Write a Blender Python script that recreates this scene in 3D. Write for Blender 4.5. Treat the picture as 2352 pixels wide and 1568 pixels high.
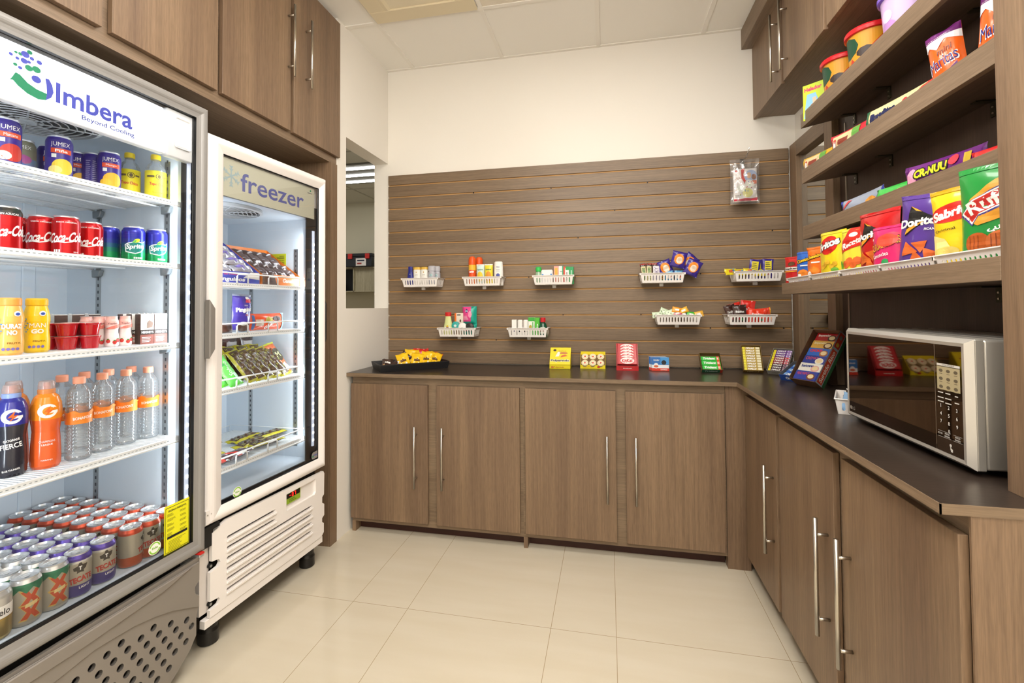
import bpy, bmesh, math, random
from mathutils import Vector, Matrix
random.seed(7)
PI = math.pi
for o in list(bpy.data.objects): bpy.data.objects.remove(o)
SC = bpy.context.scene
COL = SC.collection

# ---------------- camera, world, exposure ----------------
cam = bpy.data.cameras.new('camera'); camo = bpy.data.objects.new('camera', cam); COL.objects.link(camo)
SC.camera = camo
cam.sensor_width = 36; cam.sensor_fit = 'HORIZONTAL'
cam.lens = 1055.70085/2352*36
cam.shift_y = -(784-679.486)/2352
cam.clip_start = .01; cam.clip_end = 50
_y, _p, _r = -.205258673, .0225578321, -.00720768849
_f = Vector((math.sin(_y)*math.cos(_p), math.cos(_y)*math.cos(_p), math.sin(_p)))
_r0 = Vector((math.cos(_y), -math.sin(_y), 0)); _u0 = _r0.cross(_f)
_rt = _r0*math.cos(_r)+_u0*math.sin(_r); _up = -_r0*math.sin(_r)+_u0*math.cos(_r)
camo.matrix_world = Matrix(((_rt.x,_up.x,-_f.x,0),(_rt.y,_up.y,-_f.y,0),(_rt.z,_up.z,-_f.z,1.3),(0,0,0,1)))
w = bpy.data.worlds.new('world'); SC.world = w; w.use_nodes = True
w.node_tree.nodes['Background'].inputs[0].default_value = (1,.96,.9,1)
w.node_tree.nodes['Background'].inputs[1].default_value = .25
vs = SC.view_settings; vs.view_transform = 'Standard'; vs.look = 'None'; vs.gamma = 1; vs.exposure = 0
try: vs.use_curve_mapping = False
except Exception: pass
SC.cycles.max_bounces = 10; SC.cycles.transparent_max_bounces = 24; SC.cycles.glossy_bounces = 4
SC.cycles.caustics_reflective = False; SC.cycles.caustics_refractive = False
SC.cycles.sample_clamp_indirect = 6
LAMP = (1,.99,.965)      # warm ceiling troffers
LED = (.86,.94,1.0)      # cool cooler LEDs
TROFFERS = [(-.38,1.45),(.55,1.45),(-.38,.1),(.55,.1),(-.38,-1.2),(.55,-1.2)]
P_TROFFER = 10.5
FILL_GLOBES = [(-.25,.8,2.28),(.1,-1.0,2.28)]  # out-of-view globes added as uplight
P_FILL_GLOBE = 31.0

def area(name, loc, rot, sx, sy, power, color, parent=None, spread=PI):
    l = bpy.data.lights.new(name,'AREA'); l.shape='RECTANGLE'; l.size=sx; l.size_y=sy; l.energy=power; l.color=color; l.spread=spread
    o = bpy.data.objects.new(name,l); COL.objects.link(o); o.location=loc; o.rotation_euler=rot; o.parent=parent
    return o

# ---------------- materials ----------------
def lin(h):
    if not isinstance(h,str): return tuple(h)[:3]
    h=h.lstrip('#'); return tuple(((int(h[i:i+2],16)/255)/12.92 if int(h[i:i+2],16)<=10 else ((int(h[i:i+2],16)/255+.055)/1.055)**2.4) for i in (0,2,4))
_M={}
def M(col, rough=.5, metal=0, emit=0, coat=0, alpha=1, trans=0, name=None, ior=1.45):
    k=(col,rough,metal,emit,coat,alpha,trans,ior)
    if k in _M: return _M[k]
    m=bpy.data.materials.new(name or ('m_%d'%len(_M))); m.use_nodes=True; b=m.node_tree.nodes['Principled BSDF']
    c=lin(col); b.inputs['Base Color'].default_value=(*c,1); b.inputs['Roughness'].default_value=rough; b.inputs['Metallic'].default_value=metal
    b.inputs['IOR'].default_value=ior
    if coat: b.inputs['Coat Weight'].default_value=coat; b.inputs['Coat Roughness'].default_value=.08
    if emit: b.inputs['Emission Color'].default_value=(*c,1); b.inputs['Emission Strength'].default_value=emit
    if alpha<1: b.inputs['Alpha'].default_value=alpha
    if trans: b.inputs['Transmission Weight'].default_value=trans
    _M[k]=m; return m
def glassmat(name, tint=(1,1,1), gl=.05, rough=0.0, fres=1.45, op=0.0, opc=(.8,.8,.8)):
    m=bpy.data.materials.new(name); m.use_nodes=True; nt=m.node_tree; nt.nodes.clear()
    N=nt.nodes.new; L=nt.links.new
    out=N('ShaderNodeOutputMaterial'); t=N('ShaderNodeBsdfTransparent'); t.inputs[0].default_value=(*tint,1)
    g=N('ShaderNodeBsdfGlossy'); g.inputs['Roughness'].default_value=rough
    fr=N('ShaderNodeFresnel'); fr.inputs[0].default_value=fres
    mp=N('ShaderNodeMath'); mp.operation='MULTIPLY_ADD'; mp.inputs[1].default_value=.8; mp.inputs[2].default_value=gl; L(fr.outputs[0],mp.inputs[0])
    mx=N('ShaderNodeMixShader'); L(mp.outputs[0],mx.inputs[0]); L(t.outputs[0],mx.inputs[1]); L(g.outputs[0],mx.inputs[2])
    last=mx
    if op:
        d=N('ShaderNodeBsdfDiffuse'); d.inputs[0].default_value=(*opc,1)
        m2=N('ShaderNodeMixShader'); m2.inputs[0].default_value=op; L(mx.outputs[0],m2.inputs[1]); L(d.outputs[0],m2.inputs[2]); last=m2
    L(last.outputs[0],out.inputs[0]); return m
def wood(name, axis, c1, c2, rough=.45, scale=1.0, fine=1.0):
    m=bpy.data.materials.new(name); m.use_nodes=True; nt=m.node_tree; N=nt.nodes.new; L=nt.links.new; b=nt.nodes['Principled BSDF']
    tc=N('ShaderNodeTexCoord'); oi=N('ShaderNodeObjectInfo'); ad=N('ShaderNodeVectorMath'); ad.operation='ADD'
    mu=N('ShaderNodeMath'); mu.operation='MULTIPLY'; mu.inputs[1].default_value=31.7; L(oi.outputs['Random'],mu.inputs[0])
    L(tc.outputs['Object'],ad.inputs[0]); L(mu.outputs[0],ad.inputs[1])
    def nz(s,along,det,dist=0):
        mp=N('ShaderNodeMapping'); sc=[s,s,s]; sc['xyz'.index(axis)]=along
        mp.inputs['Scale'].default_value=sc; L(ad.outputs[0],mp.inputs[0])
        n=N('ShaderNodeTexNoise'); n.inputs['Scale'].default_value=1; n.inputs['Detail'].default_value=det; n.inputs['Distortion'].default_value=dist; L(mp.outputs[0],n.inputs[0]); return n
    a=nz(9*scale,.35*scale,3,.3); f=nz(150*scale,3*scale,4); g=nz(420*scale,22*scale,2)
    r=N('ShaderNodeValToRGB'); r.color_ramp.elements[0].position=.3; r.color_ramp.elements[1].position=.7
    r.color_ramp.elements[0].color=(*lin(c1),1); r.color_ramp.elements[1].color=(*lin(c2),1); L(a.outputs[0],r.inputs[0])
    r2=N('ShaderNodeValToRGB'); r2.color_ramp.elements[0].position=.33; r2.color_ramp.elements[1].position=.66
    v=.80; r2.color_ramp.elements[0].color=(v,v*.98,v*.95,1); r2.color_ramp.elements[1].color=(1.12,1.12,1.12,1); L(f.outputs[0],r2.inputs[0])
    r3=N('ShaderNodeValToRGB'); r3.color_ramp.elements[0].position=.35; r3.color_ramp.elements[1].position=.6
    r3.color_ramp.elements[0].color=(.84,.83,.81,1); r3.color_ramp.elements[1].color=(1.05,1.05,1.05,1); L(g.outputs[0],r3.inputs[0])
    x=N('ShaderNodeMix'); x.data_type='RGBA'; x.blend_type='MULTIPLY'; x.inputs[0].default_value=.8*fine; L(r.outputs[0],x.inputs[6]); L(r2.outputs[0],x.inputs[7])
    y=N('ShaderNodeMix'); y.data_type='RGBA'; y.blend_type='MULTIPLY'; y.inputs[0].default_value=.8*fine; L(x.outputs[2],y.inputs[6]); L(r3.outputs[0],y.inputs[7])
    L(y.outputs[2],b.inputs['Base Color']); b.inputs['Roughness'].default_value=rough
    bp=N('ShaderNodeBump'); bp.inputs['Strength'].default_value=.12; bp.inputs['Distance'].default_value=.002; L(f.outputs[0],bp.inputs['Height']); L(bp.outputs[0],b.inputs['Normal'])
    return m
def plaster(name,col,var=.02,rough=.85,bump=.05):
    m=bpy.data.materials.new(name); m.use_nodes=True; nt=m.node_tree; N=nt.nodes.new; L=nt.links.new; b=nt.nodes['Principled BSDF']
    n=N('ShaderNodeTexNoise'); n.inputs['Scale'].default_value=60; n.inputs['Detail'].default_value=5
    tc=N('ShaderNodeTexCoord'); L(tc.outputs['Object'],n.inputs[0])
    bp=N('ShaderNodeBump'); bp.inputs['Strength'].default_value=bump; bp.inputs['Distance'].default_value=.004; L(n.outputs[0],bp.inputs['Height']); L(bp.outputs[0],b.inputs['Normal'])
    b.inputs['Base Color'].default_value=(*lin(col),1); b.inputs['Roughness'].default_value=rough
    return m

# ---------------- mesh accumulator ----------------
class G:
    def __init__(s): s.v=[]; s.f=[]; s.m=[]; s.mats=[]; s.sm=[]
    def mi(s,m):
        if m not in s.mats: s.mats.append(m)
        return s.mats.index(m)
    def add(s,vs,fs,m,smooth=False,T=None):
        o=len(s.v); i=s.mi(m)
        s.v += [tuple(T@Vector(v)) if T else tuple(v) for v in vs]
        for f in fs: s.f.append(tuple(o+k for k in f)); s.m.append(i); s.sm.append(smooth)
    def bm(s,b,m,smooth=False,T=None):
        b.verts.index_update(); s.add([v.co.copy() for v in b.verts],[[v.index for v in f.verts] for f in b.faces],m,smooth,T); b.free()
    def box(s,x0,x1,y0,y1,z0,z1,m,bev=0,T=None,seg=1):
        if x1<x0: x0,x1=x1,x0
        if y1<y0: y0,y1=y1,y0
        if z1<z0: z0,z1=z1,z0
        vs=[(x0,y0,z0),(x1,y0,z0),(x1,y1,z0),(x0,y1,z0),(x0,y0,z1),(x1,y0,z1),(x1,y1,z1),(x0,y1,z1)]
        fs=[(0,3,2,1),(4,5,6,7),(0,1,5,4),(1,2,6,5),(2,3,7,6),(3,0,4,7)]
        if bev:
            b=bmesh.new(); V=[b.verts.new(v) for v in vs]
            for f in fs: b.faces.new([V[k] for k in f])
            bmesh.ops.bevel(b,geom=b.edges[:],offset=bev,segments=seg,affect='EDGES',profile=.5); s.bm(b,m,seg>1,T)
        else: s.add(vs,fs,m,False,T)
    def prism(s,poly,y0,y1,m,axis='y',bev=0,T=None,smooth=False):
        # poly (a,b) extruded along axis; axis y: (x,z); x: (y,z); z: (x,y)
        def P(a,b,t): return {'y':(a,t,b),'x':(t,a,b),'z':(a,b,t)}[axis]
        n=len(poly); vs=[P(a,b,y0) for a,b in poly]+[P(a,b,y1) for a,b in poly]
        fs=[tuple(range(n)),tuple(range(2*n-1,n-1,-1))]+[(i,i+n,(i+1)%n+n,(i+1)%n) for i in range(n)]
        b=bmesh.new(); V=[b.verts.new(v) for v in vs]
        for f in fs: b.faces.new([V[k] for k in f])
        bmesh.ops.recalc_face_normals(b,faces=b.faces[:])
        if bev: bmesh.ops.bevel(b,geom=b.edges[:],offset=bev,segments=1,affect='EDGES',profile=.5)
        s.bm(b,m,smooth,T)
    def lathe(s,prof,m,seg=24,T=None,smooth=True,bands=None,cap=True,rad=None):
        # prof: (r,z); bands: list of materials per segment
        n=seg
        for i in range(len(prof)-1):
            (r0,z0),(r1,z1)=prof[i],prof[i+1]; mm=bands[i] if bands else m
            vs=[];fs=[]
            for k in range(n):
                a=2*PI*k/n; c,q=math.cos(a),math.sin(a); g0=rad(a,z0) if rad else 1; g1=rad(a,z1) if rad else 1
                vs.append((r0*c*g0,r0*q*g0,z0)); vs.append((r1*c*g1,r1*q*g1,z1))
            for k in range(n):
                j=(k+1)%n; fs.append((2*k,2*j,2*j+1,2*k+1))
            s.add(vs,fs,mm,smooth,T)
        if cap:
            for (r,z),fl,mm in ((prof[0],True,bands[0] if bands else m),(prof[-1],False,bands[-1] if bands else m)):
                if r>1e-4:
                    vs=[(r*math.cos(2*PI*k/n),r*math.sin(2*PI*k/n),z) for k in range(n)]
                    s.add(vs,[tuple(range(n-1,-1,-1)) if fl else tuple(range(n))],mm,False,T)
    def cyl(s,x,y,z0,z1,r,m,seg=16,axis='z',T=None):
        A={'z':Matrix.Identity(4),'x':Matrix.Rotation(PI/2,4,'Y'),'y':Matrix.Rotation(-PI/2,4,'X')}[axis]
        loc={'z':(x,y,z0),'x':(z0,x,y),'y':(x,z0,y)}[axis]
        s.lathe([(r,0),(r,z1-z0)],m,seg,(T or Matrix.Identity(4))@Matrix.Translation(loc)@A)
    def tube(s,pts,r,m,seg=8,T=None,closed=False):
        P=[Vector(p) for p in pts]; n=len(P); vs=[]; fs=[]; up=None
        for i,p in enumerate(P):
            if closed: d=(P[(i+1)%n]-P[i-1]).normalized()
            else: d=(P[min(i+1,n-1)]-P[max(i-1,0)]).normalized()
            if up is None or abs(up.dot(d))>.95: up=Vector((0,0,1)) if abs(d.z)<.9 else Vector((1,0,0))
            a=d.cross(up).normalized(); b=a.cross(d); up=b
            for k in range(seg):
                t=2*PI*k/seg; vs.append(p+a*(r*math.cos(t))+b*(r*math.sin(t)))
        for i in range(n if closed else n-1):
            j=(i+1)%n
            for k in range(seg): k2=(k+1)%seg; fs.append((i*seg+k,i*seg+k2,j*seg+k2,j*seg+k))
        if not closed: fs.append(tuple(range(seg-1,-1,-1))); fs.append(tuple((n-1)*seg+k for k in range(seg)))
        s.add(vs,fs,m,True,T)
    def build(s,name,parent=None,off=None,loc=None,rotz=None):
        me=bpy.data.meshes.new(name)
        if off is None and parent is None and loc is None:   # world-space geometry: put the origin at its own base
            xs=[v[0] for v in s.v]; ys=[v[1] for v in s.v]; zs=[v[2] for v in s.v]
            off=((min(xs)+max(xs))/2,(min(ys)+max(ys))/2,min(zs)); loc=off
        vs=[(v[0]-off[0],v[1]-off[1],v[2]-off[2]) for v in s.v] if off else s.v
        me.from_pydata(vs,[],s.f)
        for m in s.mats: me.materials.append(m)
        me.polygons.foreach_set('material_index',s.m); me.polygons.foreach_set('use_smooth',s.sm)
        me.update()
        o=bpy.data.objects.new(name,me); COL.objects.link(o)
        if loc: o.location=loc
        if rotz is not None: o.rotation_euler=(0,0,rotz)
        if parent is not None: o.parent=parent
        return o

def tag(o,label,cat,group=None,kind=None):
    o['label']=label; o['category']=cat
    if group: o['group']=group
    if kind: o['kind']=kind
    return o
def thing(name,label,cat,loc=(0,0,0),rotz=0,group=None,kind=None):
    o=bpy.data.objects.new(name,None); COL.objects.link(o); o.empty_display_size=.05
    o.location=loc; o.rotation_euler=(0,0,rotz); return tag(o,label,cat,group,kind)
def struct(g,name,parent=None):
    o=g.build(name,parent)
    if parent is None: o['kind']='structure'
    return o
def dup(src,loc=None,rot=None,label=None,group=None,name=None):
    c=src.copy(); COL.objects.link(c)
    for ch in src.children:
        d=ch.copy(); COL.objects.link(d); d.parent=c
        for g2 in ch.children:
            e=g2.copy(); COL.objects.link(e); e.parent=d
    if loc is not None: c.location=loc
    if rot is not None: c.rotation_euler=rot if hasattr(rot,'__len__') else (0,0,rot)
    if label: c['label']=label
    if group: c['group']=group
    return c
class Proto:
    # first use moves the original, later uses copy it
    def __init__(s,o): s.o=o; s.used=False
    def put(s,loc,rot=0,label=None,group=None):
        if s.used: return dup(s.o,loc,rot,label,group)
        s.used=True; o=s.o; o.location=loc; o.rotation_euler=rot if hasattr(rot,'__len__') else (0,0,rot)
        if label: o['label']=label
        if group: o['group']=group
        return o

# ---------------- decals: flat artwork mapped on surfaces ----------------
_TX={}
def text2d(t,bold=0):
    if 'M' in t: bold=0      # the built-in M breaks when its outline is offset
    k=(t,bold)
    if k in _TX: return _TX[k]
    c=bpy.data.curves.new('tmp','FONT'); c.body=t; c.size=1; c.offset=bold; c.resolution_u=3; c.align_x='LEFT'
    o=bpy.data.objects.new('tmp',c); COL.objects.link(o)
    dg=bpy.context.evaluated_depsgraph_get(); me=o.evaluated_get(dg).to_mesh()
    vs=[(v.co.x,v.co.y) for v in me.vertices]; fs=[tuple(p.vertices) for p in me.polygons]
    o.evaluated_get(dg).to_mesh_clear(); bpy.data.objects.remove(o); bpy.data.curves.remove(c)
    if vs:
        x0=min(v[0] for v in vs); x1=max(v[0] for v in vs); y0=min(v[1] for v in vs); y1=max(v[1] for v in vs)
        vs=[((x-(x0+x1)/2)/(x1-x0),(y-(y0+y1)/2)/(y1-y0)) for x,y in vs]; asp=(x1-x0)/(y1-y0)
    else: asp=1
    _TX[k]=(vs,fs,asp); return _TX[k]
class D:
    def __init__(s): s.L=[]
    def raw(s,vs,fs,m): s.L.append((vs,fs,m)); return s
    def rect(s,u0,v0,u1,v1,m): return s.raw([(u0,v0),(u1,v0),(u1,v1),(u0,v1)],[(0,1,2,3)],m)
    def poly(s,pts,m): return s.raw(list(pts),[tuple(range(len(pts)))],m)
    def ell(s,u,v,a,b,m,n=20,rot=0):
        c,q=math.cos(rot),math.sin(rot)
        return s.raw([(u+a*math.cos(2*PI*k/n)*c-b*math.sin(2*PI*k/n)*q,v+a*math.cos(2*PI*k/n)*q+b*math.sin(2*PI*k/n)*c) for k in range(n)],[tuple(range(n))],m)
    def text(s,t,u,v,m,w=None,h=None,shear=0,rot=0,bold=.02,arch=0):
        vs,fs,asp=text2d(t,bold)
        if w is None: w=h*asp
        if h is None: h=w/asp
        c,q=math.cos(rot),math.sin(rot); out=[]
        for x,y in vs:
            X=x*w+y*h*shear; Y=y*h+arch*(1-4*x*x)
            out.append((u+X*c-Y*q,v+X*q+Y*c))
        return s.raw(out,fs,m)
    def lines(s,u0,v0,u1,v1,n,m,fill=.5,seed=0):
        rr=random.Random(seed); dv=(v1-v0)/n; vs=[];fs=[]
        for i in range(n):
            a=u0; b=u0+(u1-u0)*rr.uniform(.6,1); y=v0+dv*i; k=len(vs); vs+=[(a,y),(b,y),(b,y+dv*fill),(a,y+dv*fill)]; fs.append((k,k+1,k+2,k+3))
        return s.raw(vs,fs,m)
    def put(s,g,mapf,h=.0004,dh=.00012,step=None):
        dh=min(dh,(.0028 if step else .0008)/max(1,len(s.L)))
        for i,(vs,fs,m) in enumerate(s.L):
            if step and vs:
                b=bmesh.new(); V=[b.verts.new((x,y,0)) for x,y in vs]
                for f in fs:
                    try: b.faces.new([V[k] for k in f])
                    except ValueError: pass
                for ax in (0,1):
                    lo=min(v[ax] for v in vs); hi=max(v[ax] for v in vs); k=math.ceil(lo/step)
                    while k*step<hi:
                        co=[0,0,0]; co[ax]=k*step; no=[0,0,0]; no[ax]=1
                        bmesh.ops.bisect_plane(b,geom=b.verts[:]+b.edges[:]+b.faces[:],plane_co=co,plane_no=no,dist=1e-7); k+=1
                b.verts.index_update()
                vv=[(v.co.x,v.co.y) for v in b.verts]; ff=[[v.index for v in f.verts] for f in b.faces]; b.free()
            else: vv,ff=vs,fs
            g.add([mapf(x,y,h+dh*i) for x,y in vv],ff,m,False)
def cylmap(r,a0=-PI/2): # u along arc, facing -Y at u=0
    return lambda u,v,h:((r+h)*math.cos(a0+u/r),(r+h)*math.sin(a0+u/r),v)
def planey(y): return lambda u,v,h:(u,y-h,v)    # faces -Y
def planex(x): return lambda u,v,h:(x+h,u,v)    # faces +X
# ---------------- shared surfaces ----------------
WV=wood('laminate_vertical','z','#715a47','#8b7259')
WHx=wood('laminate_along_x','x','#77634e','#88735c')
WHy=wood('laminate_along_y','y','#77634f','#8c7660')
WDARKz=wood('dark_laminate','z','#3a2a22','#46352b',rough=.5)
CTOP=wood('counter_laminate','x','#2e2621','#382e28',rough=.28,fine=.5)
WALLM=plaster('wall_paint','#f1ece3')
CEILM=plaster('ceiling_tile','#f4f0e8',bump=.02)
SPECK=plaster('mineral_tile','#e6dccb',bump=.6)
STEEL=M('#c9c3b8',.28,1); CHROME=M('#d8d8d8',.12,1)
WHITE=M('#efe9e4',.4); BLACK=M('#151413',.45); DARK=M('#2a2826',.5)
BLACKG=M('#0c0c0d',.12)
# floor: polished rectangular tiles, joints drawn by the material
def floormat():
    m=bpy.data.materials.new('polished_tile'); m.use_nodes=True; nt=m.node_tree; N=nt.nodes.new; L=nt.links.new; b=nt.nodes['Principled BSDF']
    tc=N('ShaderNodeTexCoord'); sp=N('ShaderNodeSeparateXYZ'); L(tc.outputs['Object'],sp.inputs[0])
    def line(src,off,per,wd):
        a=N('ShaderNodeMath'); a.operation='SUBTRACT'; a.inputs[1].default_value=off; L(src,a.inputs[0])
        p=N('ShaderNodeMath'); p.operation='PINGPONG'; p.inputs[1].default_value=per/2; L(a.outputs[0],p.inputs[0])
        c=N('ShaderNodeMath'); c.operation='LESS_THAN'; c.inputs[1].default_value=wd; L(p.outputs[0],c.inputs[0]); return c.outputs[0]
    l=[line(sp.outputs[0],-.86,.878,.0011),line(sp.outputs[0],.018,.878,.0011),line(sp.outputs[0],-1.118,.878,.0011),line(sp.outputs[1],1.876,1.22,.0011)]
    cur=l[0]
    for q in l[1:]:
        x=N('ShaderNodeMath'); x.operation='MAXIMUM'; L(cur,x.inputs[0]); L(q,x.inputs[1]); cur=x.outputs[0]
    n=N('ShaderNodeTexNoise'); n.inputs['Scale'].default_value=3.5; n.inputs['Detail'].default_value=4
    mp=N('ShaderNodeMapping'); mp.inputs['Scale'].default_value=(.6,4,1); L(tc.outputs['Object'],mp.inputs[0]); L(mp.outputs[0],n.inputs[0])
    r=N('ShaderNodeValToRGB'); r.color_ramp.elements[0].position=.35; r.color_ramp.elements[1].position=.7
    r.color_ramp.elements[0].color=(*lin('#cfc4ae'),1); r.color_ramp.elements[1].color=(*lin('#d3c9b5'),1); L(n.outputs[0],r.inputs[0])
    x=N('ShaderNodeMix'); x.data_type='RGBA'; L(cur,x.inputs[0]); L(r.outputs[0],x.inputs[6]); x.inputs[7].default_value=(*lin('#a08d6e'),1)
    L(x.outputs[2],b.inputs['Base Color']); b.inputs['Roughness'].default_value=.09
    b.inputs['Specular IOR Level'].default_value=.45
    return m
FX0,FX1,FY0,FY1=-2.25,1.09,-2.4,2.956
g=G(); g.box(FX0-.1,1.2,FY0-.1,3.1,-.1,0,floormat()); fl=g.build('floor',loc=(0,0,0),off=(0,0,0)); fl['kind']='structure'
g=G(); g.box(FX0-.1,1.2,FY0-.1,3.1,2.955,3.05,CEILM); struct(g,'ceiling')
g=G(); TB=M('#f1ece3',.7)
for x in (-1.297,-.67,-.04,.587): g.box(x-.012,x+.012,FY0,2.955,2.949,2.9552,TB)
for k in range(8):
    y=2.425-.625*k; g.box(-1.495,.86,y-.012,y+.012,2.9486,2.9552,TB)
g.box(-1.4945,.86,2.935,2.956,2.9495,2.9552,TB)
struct(g,'trim_1')
g=G(); g.box(-.658,-.052,1.812,2.413,2.952,2.9554,SPECK); struct(g,'trim_2')
# walls
g=G(); g.box(-1.6,1.3,2.956,3.06,0,2.955,WALLM); struct(g,'wall_back')
g=G(); g.box(1.087,1.2,FY0,2.956,0,2.955,WALLM); struct(g,'wall_right')
g=G(); g.box(FX0-.1,1.3,FY0-.1,FY0,0,2.955,WALLM); struct(g,'wall_front')
g=G(); g.box(FX0-.1,FX0,FY0,2.33,0,2.955,WALLM); struct(g,'wall_left_1')
g=G()
g.box(-1.6,-1.495,2.336,2.956,0,1.295,WALLM); g.box(-1.6,-1.495,2.336,2.956,2.302,2.955,WALLM); g.box(-1.6,-1.495,2.336,2.427,1.295,2.302,WALLM)
g.box(-2.35,-1.6,2.336,2.43,0,2.955,WALLM)
struct(g,'wall_left_2')
# the office seen through the opening
g=G(); g.box(-6,-1.6,5.6,5.7,0,2.7,plaster('office_paint','#cfc8ae')); struct(g,'wall_far')
g=G(); g.box(-6,-1.5,3.06,5.7,2.7,2.8,M('#cdc9bb',.8)); 
for y in (3.7,4.9): g.box(-6,-1.6,y,y+.02,2.695,2.702,M('#b5b0a2',.7))
g.box(-2.95,-2.93,3.06,5.6,2.695,2.702,M('#b5b0a2',.7)); struct(g,'ceiling_far')
g=G(); g.box(-6,-1.5,2.43,5.7,-.1,0,M('#cdbb98',.3)); struct(g,'floor_far')
g=G(); g.box(-6.1,-6,2.4,5.7,0,2.8,WALLM); struct(g,'wall_far_left')
g=G(); g.box(-1.6,-1.5,3.06,5.7,0,2.8,WALLM); struct(g,'wall_far_right')
t=thing('office_light','three-tube ceiling light glowing in the office beyond the wall opening','ceiling light',(-2.6,4.35,2.695))
g=G(); g.box(-.62,.62,-.32,.32,-.012,0,M('#8a887e',.6)); g.build('housing',t)
for k,y in enumerate((-.22,0,.22)):
    g=G(); g.box(-.6,.6,y-.026,y+.026,-.02,-.012,M('#ffffff',.5,emit=15)); g.build('light_tube',t)
dup(t,loc=(-4.4,4.35,2.695),label='added copy of the three-tube light, out of view, brightening the office')  # extra unseen light added to lift the office brightness
t=thing('office_cabinet','pale wood wall cabinet with open black niche beyond the opening','cabinet',(-3.3,5.4,1.3))
LW=wood('pale_laminate','z','#a89f83','#b5ab8e')
g=G(); g.box(-.55,.6,-.02,.2,.2,.215,LW); g.box(-.55,.6,-.02,.2,.505,.52,LW); g.box(.09,.6,-.0,.2,.215,.505,LW); g.box(-.55,-.53,-.02,.2,.2,.52,LW); g.box(-.53,.09,.15,.2,.215,.505,BLACK); g.box(.085,.1,-.02,.2,.2,.52,LW)
g.build('body',t)
g=G(); g.box(-.3,-.12,-.0,.14,.215,.33,M('#303338',.4),bev=.01); g.box(-.3,-.17,-.005,.13,.33,.38,M('#707a80',.4),bev=.008); g.build('coffee_machine',t)
t=thing('toolbox','black toolbox with red latches on top of the office cabinet','toolbox',(-3.12,5.42,1.82))
g=G(); g.prism([(-.19,0),(.19,0),(.205,.13),(-.205,.13)],-.09,.09,M('#25272a',.5),bev=.006); g.build('body',t)
g=G(); g.prism([(-.21,.13),(.21,.13),(.2,.17),(-.2,.17)],-.095,.095,M('#1d1f22',.5),bev=.006); g.build('lid',t)
for x in (-.1,.14):
    g=G(); g.box(x-.03,x+.03,-.105,-.093,.1,.165,M('#c02a22',.5),bev=.003); g.build('latch',t)
g=G(); g.box(-.02,.12,-.098,-.09,.01,.105,M('#e8e0d8',.6)); g.box(.0,.06,-.1,-.097,.03,.05,M('#a03830',.6)); g.box(.0,.1,-.1,-.097,.07,.085,M('#303848',.6)); g.build('sticker',t)

# ceiling troffers (the room's lamps) and the air vent
for i,(x,y) in enumerate(TROFFERS):
    t=thing('ceiling_light','recessed ceiling light panel in row %d, %s of its pair'%(i//2+1,'left' if i%2==0 else 'right'),'ceiling light',(x,y,2.945),group='recessed ceiling lights')
    g=G(); g.box(-.29,.29,-.29,.29,-.012,.0,M('#f2ece0',.5)); g.build('frame',t)
    g=G(); g.box(-.27,.27,-.27,.27,-.018,-.011,M('#fff3e0',.5,emit=3)); g.build('diffuser',t)
    area('lamp',(0,0,-.03),(0,0,0),.5,.5,P_TROFFER,LAMP,t)
for i,(x,y,z) in enumerate(FILL_GLOBES):  # unseen glowing globes, added to brighten the ceiling
    t=thing('added_fill_globe','added glowing white globe, out of view, brightening the ceiling from %s'%('above the viewer' if i==0 else 'at the back of the room'),'added fill globe',(x,y,z),group='added fill globes')
    g=G(); g.lathe([(.001,-.14)]+[(.14*math.sin(PI*k/12),-.14*math.cos(PI*k/12)) for k in range(1,12)]+[(.03,.14)],M(LAMP,.5,emit=P_FILL_GLOBE/.77),24); g.build('globe',t)
    g=G(); g.cyl(0,0,.13,2.955-z,.008,STEEL,8); g.cyl(0,0,2.93-z,2.953-z,.05,STEEL,20); g.build('stem',t)
t=thing('ceiling_vent','square cream air vent set in the ceiling near the left cabinets','air vent',(-.985,2.115,2.945))
VM=M('#e2d4b4',.5)
g=G()
for a,b,c,d in ((-.3,.3,-.3,-.2),(-.3,.3,.2,.3),(-.3,-.2,-.2,.2),(.2,.3,-.2,.2)): g.box(a,b,c,d,-.008,.004,VM,bev=.003)
g.build('frame',t)
g=G(); g.box(-.2,.2,-.2,.2,-.0,.004,M('#e8dcc0',.5)); g.prism([(-.2,-.008),(-.185,-.008),(-.165,.002),(-.2,.002)],-.2,.2,VM)
g.build('face_plate',t)

# slatwall
t=thing('slatwall_panel','brown wooden slatwall panel covering the back wall above the counter','slatwall',(-.221,2.948,.925))
SLW=WHx; TAN=M('#d0a064',.7)
g=G(); g.box(-1.260,1.263,-.0005,.0075,.0,1.287,TAN)
zs=[.925]+[.9985+.0817*k for k in range(15)]+[2.213]
for i in range(len(zs)-1):
    z0=zs[i]+(.0042 if i else 0)-.925; z1=zs[i+1]-(.0042 if i<15 else 0)-.925
    if z1>z0: g.box(-1.265,1.265,-.0085,.0,z0,z1,SLW,bev=.0012)
g.build('slats',t)
# screws
g=G(); S=BLACK
for x,k in ((-1.17,7),(-.87,13),(-.5,6),(-.28,3),(-.18,9),(-.35,13),(.2,3),(.25,13),(.55,6),(.6,2),(.83,13),(1.0,2),(-1.05,2),(-.72,1),(.95,9),(.05,11)):
    g=G(); g.cyl(x+.221,.9985+.0817*k-.925,-.0095,-.003,.0036,S,8,'y'); g.build('screw_head',t)

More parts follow.
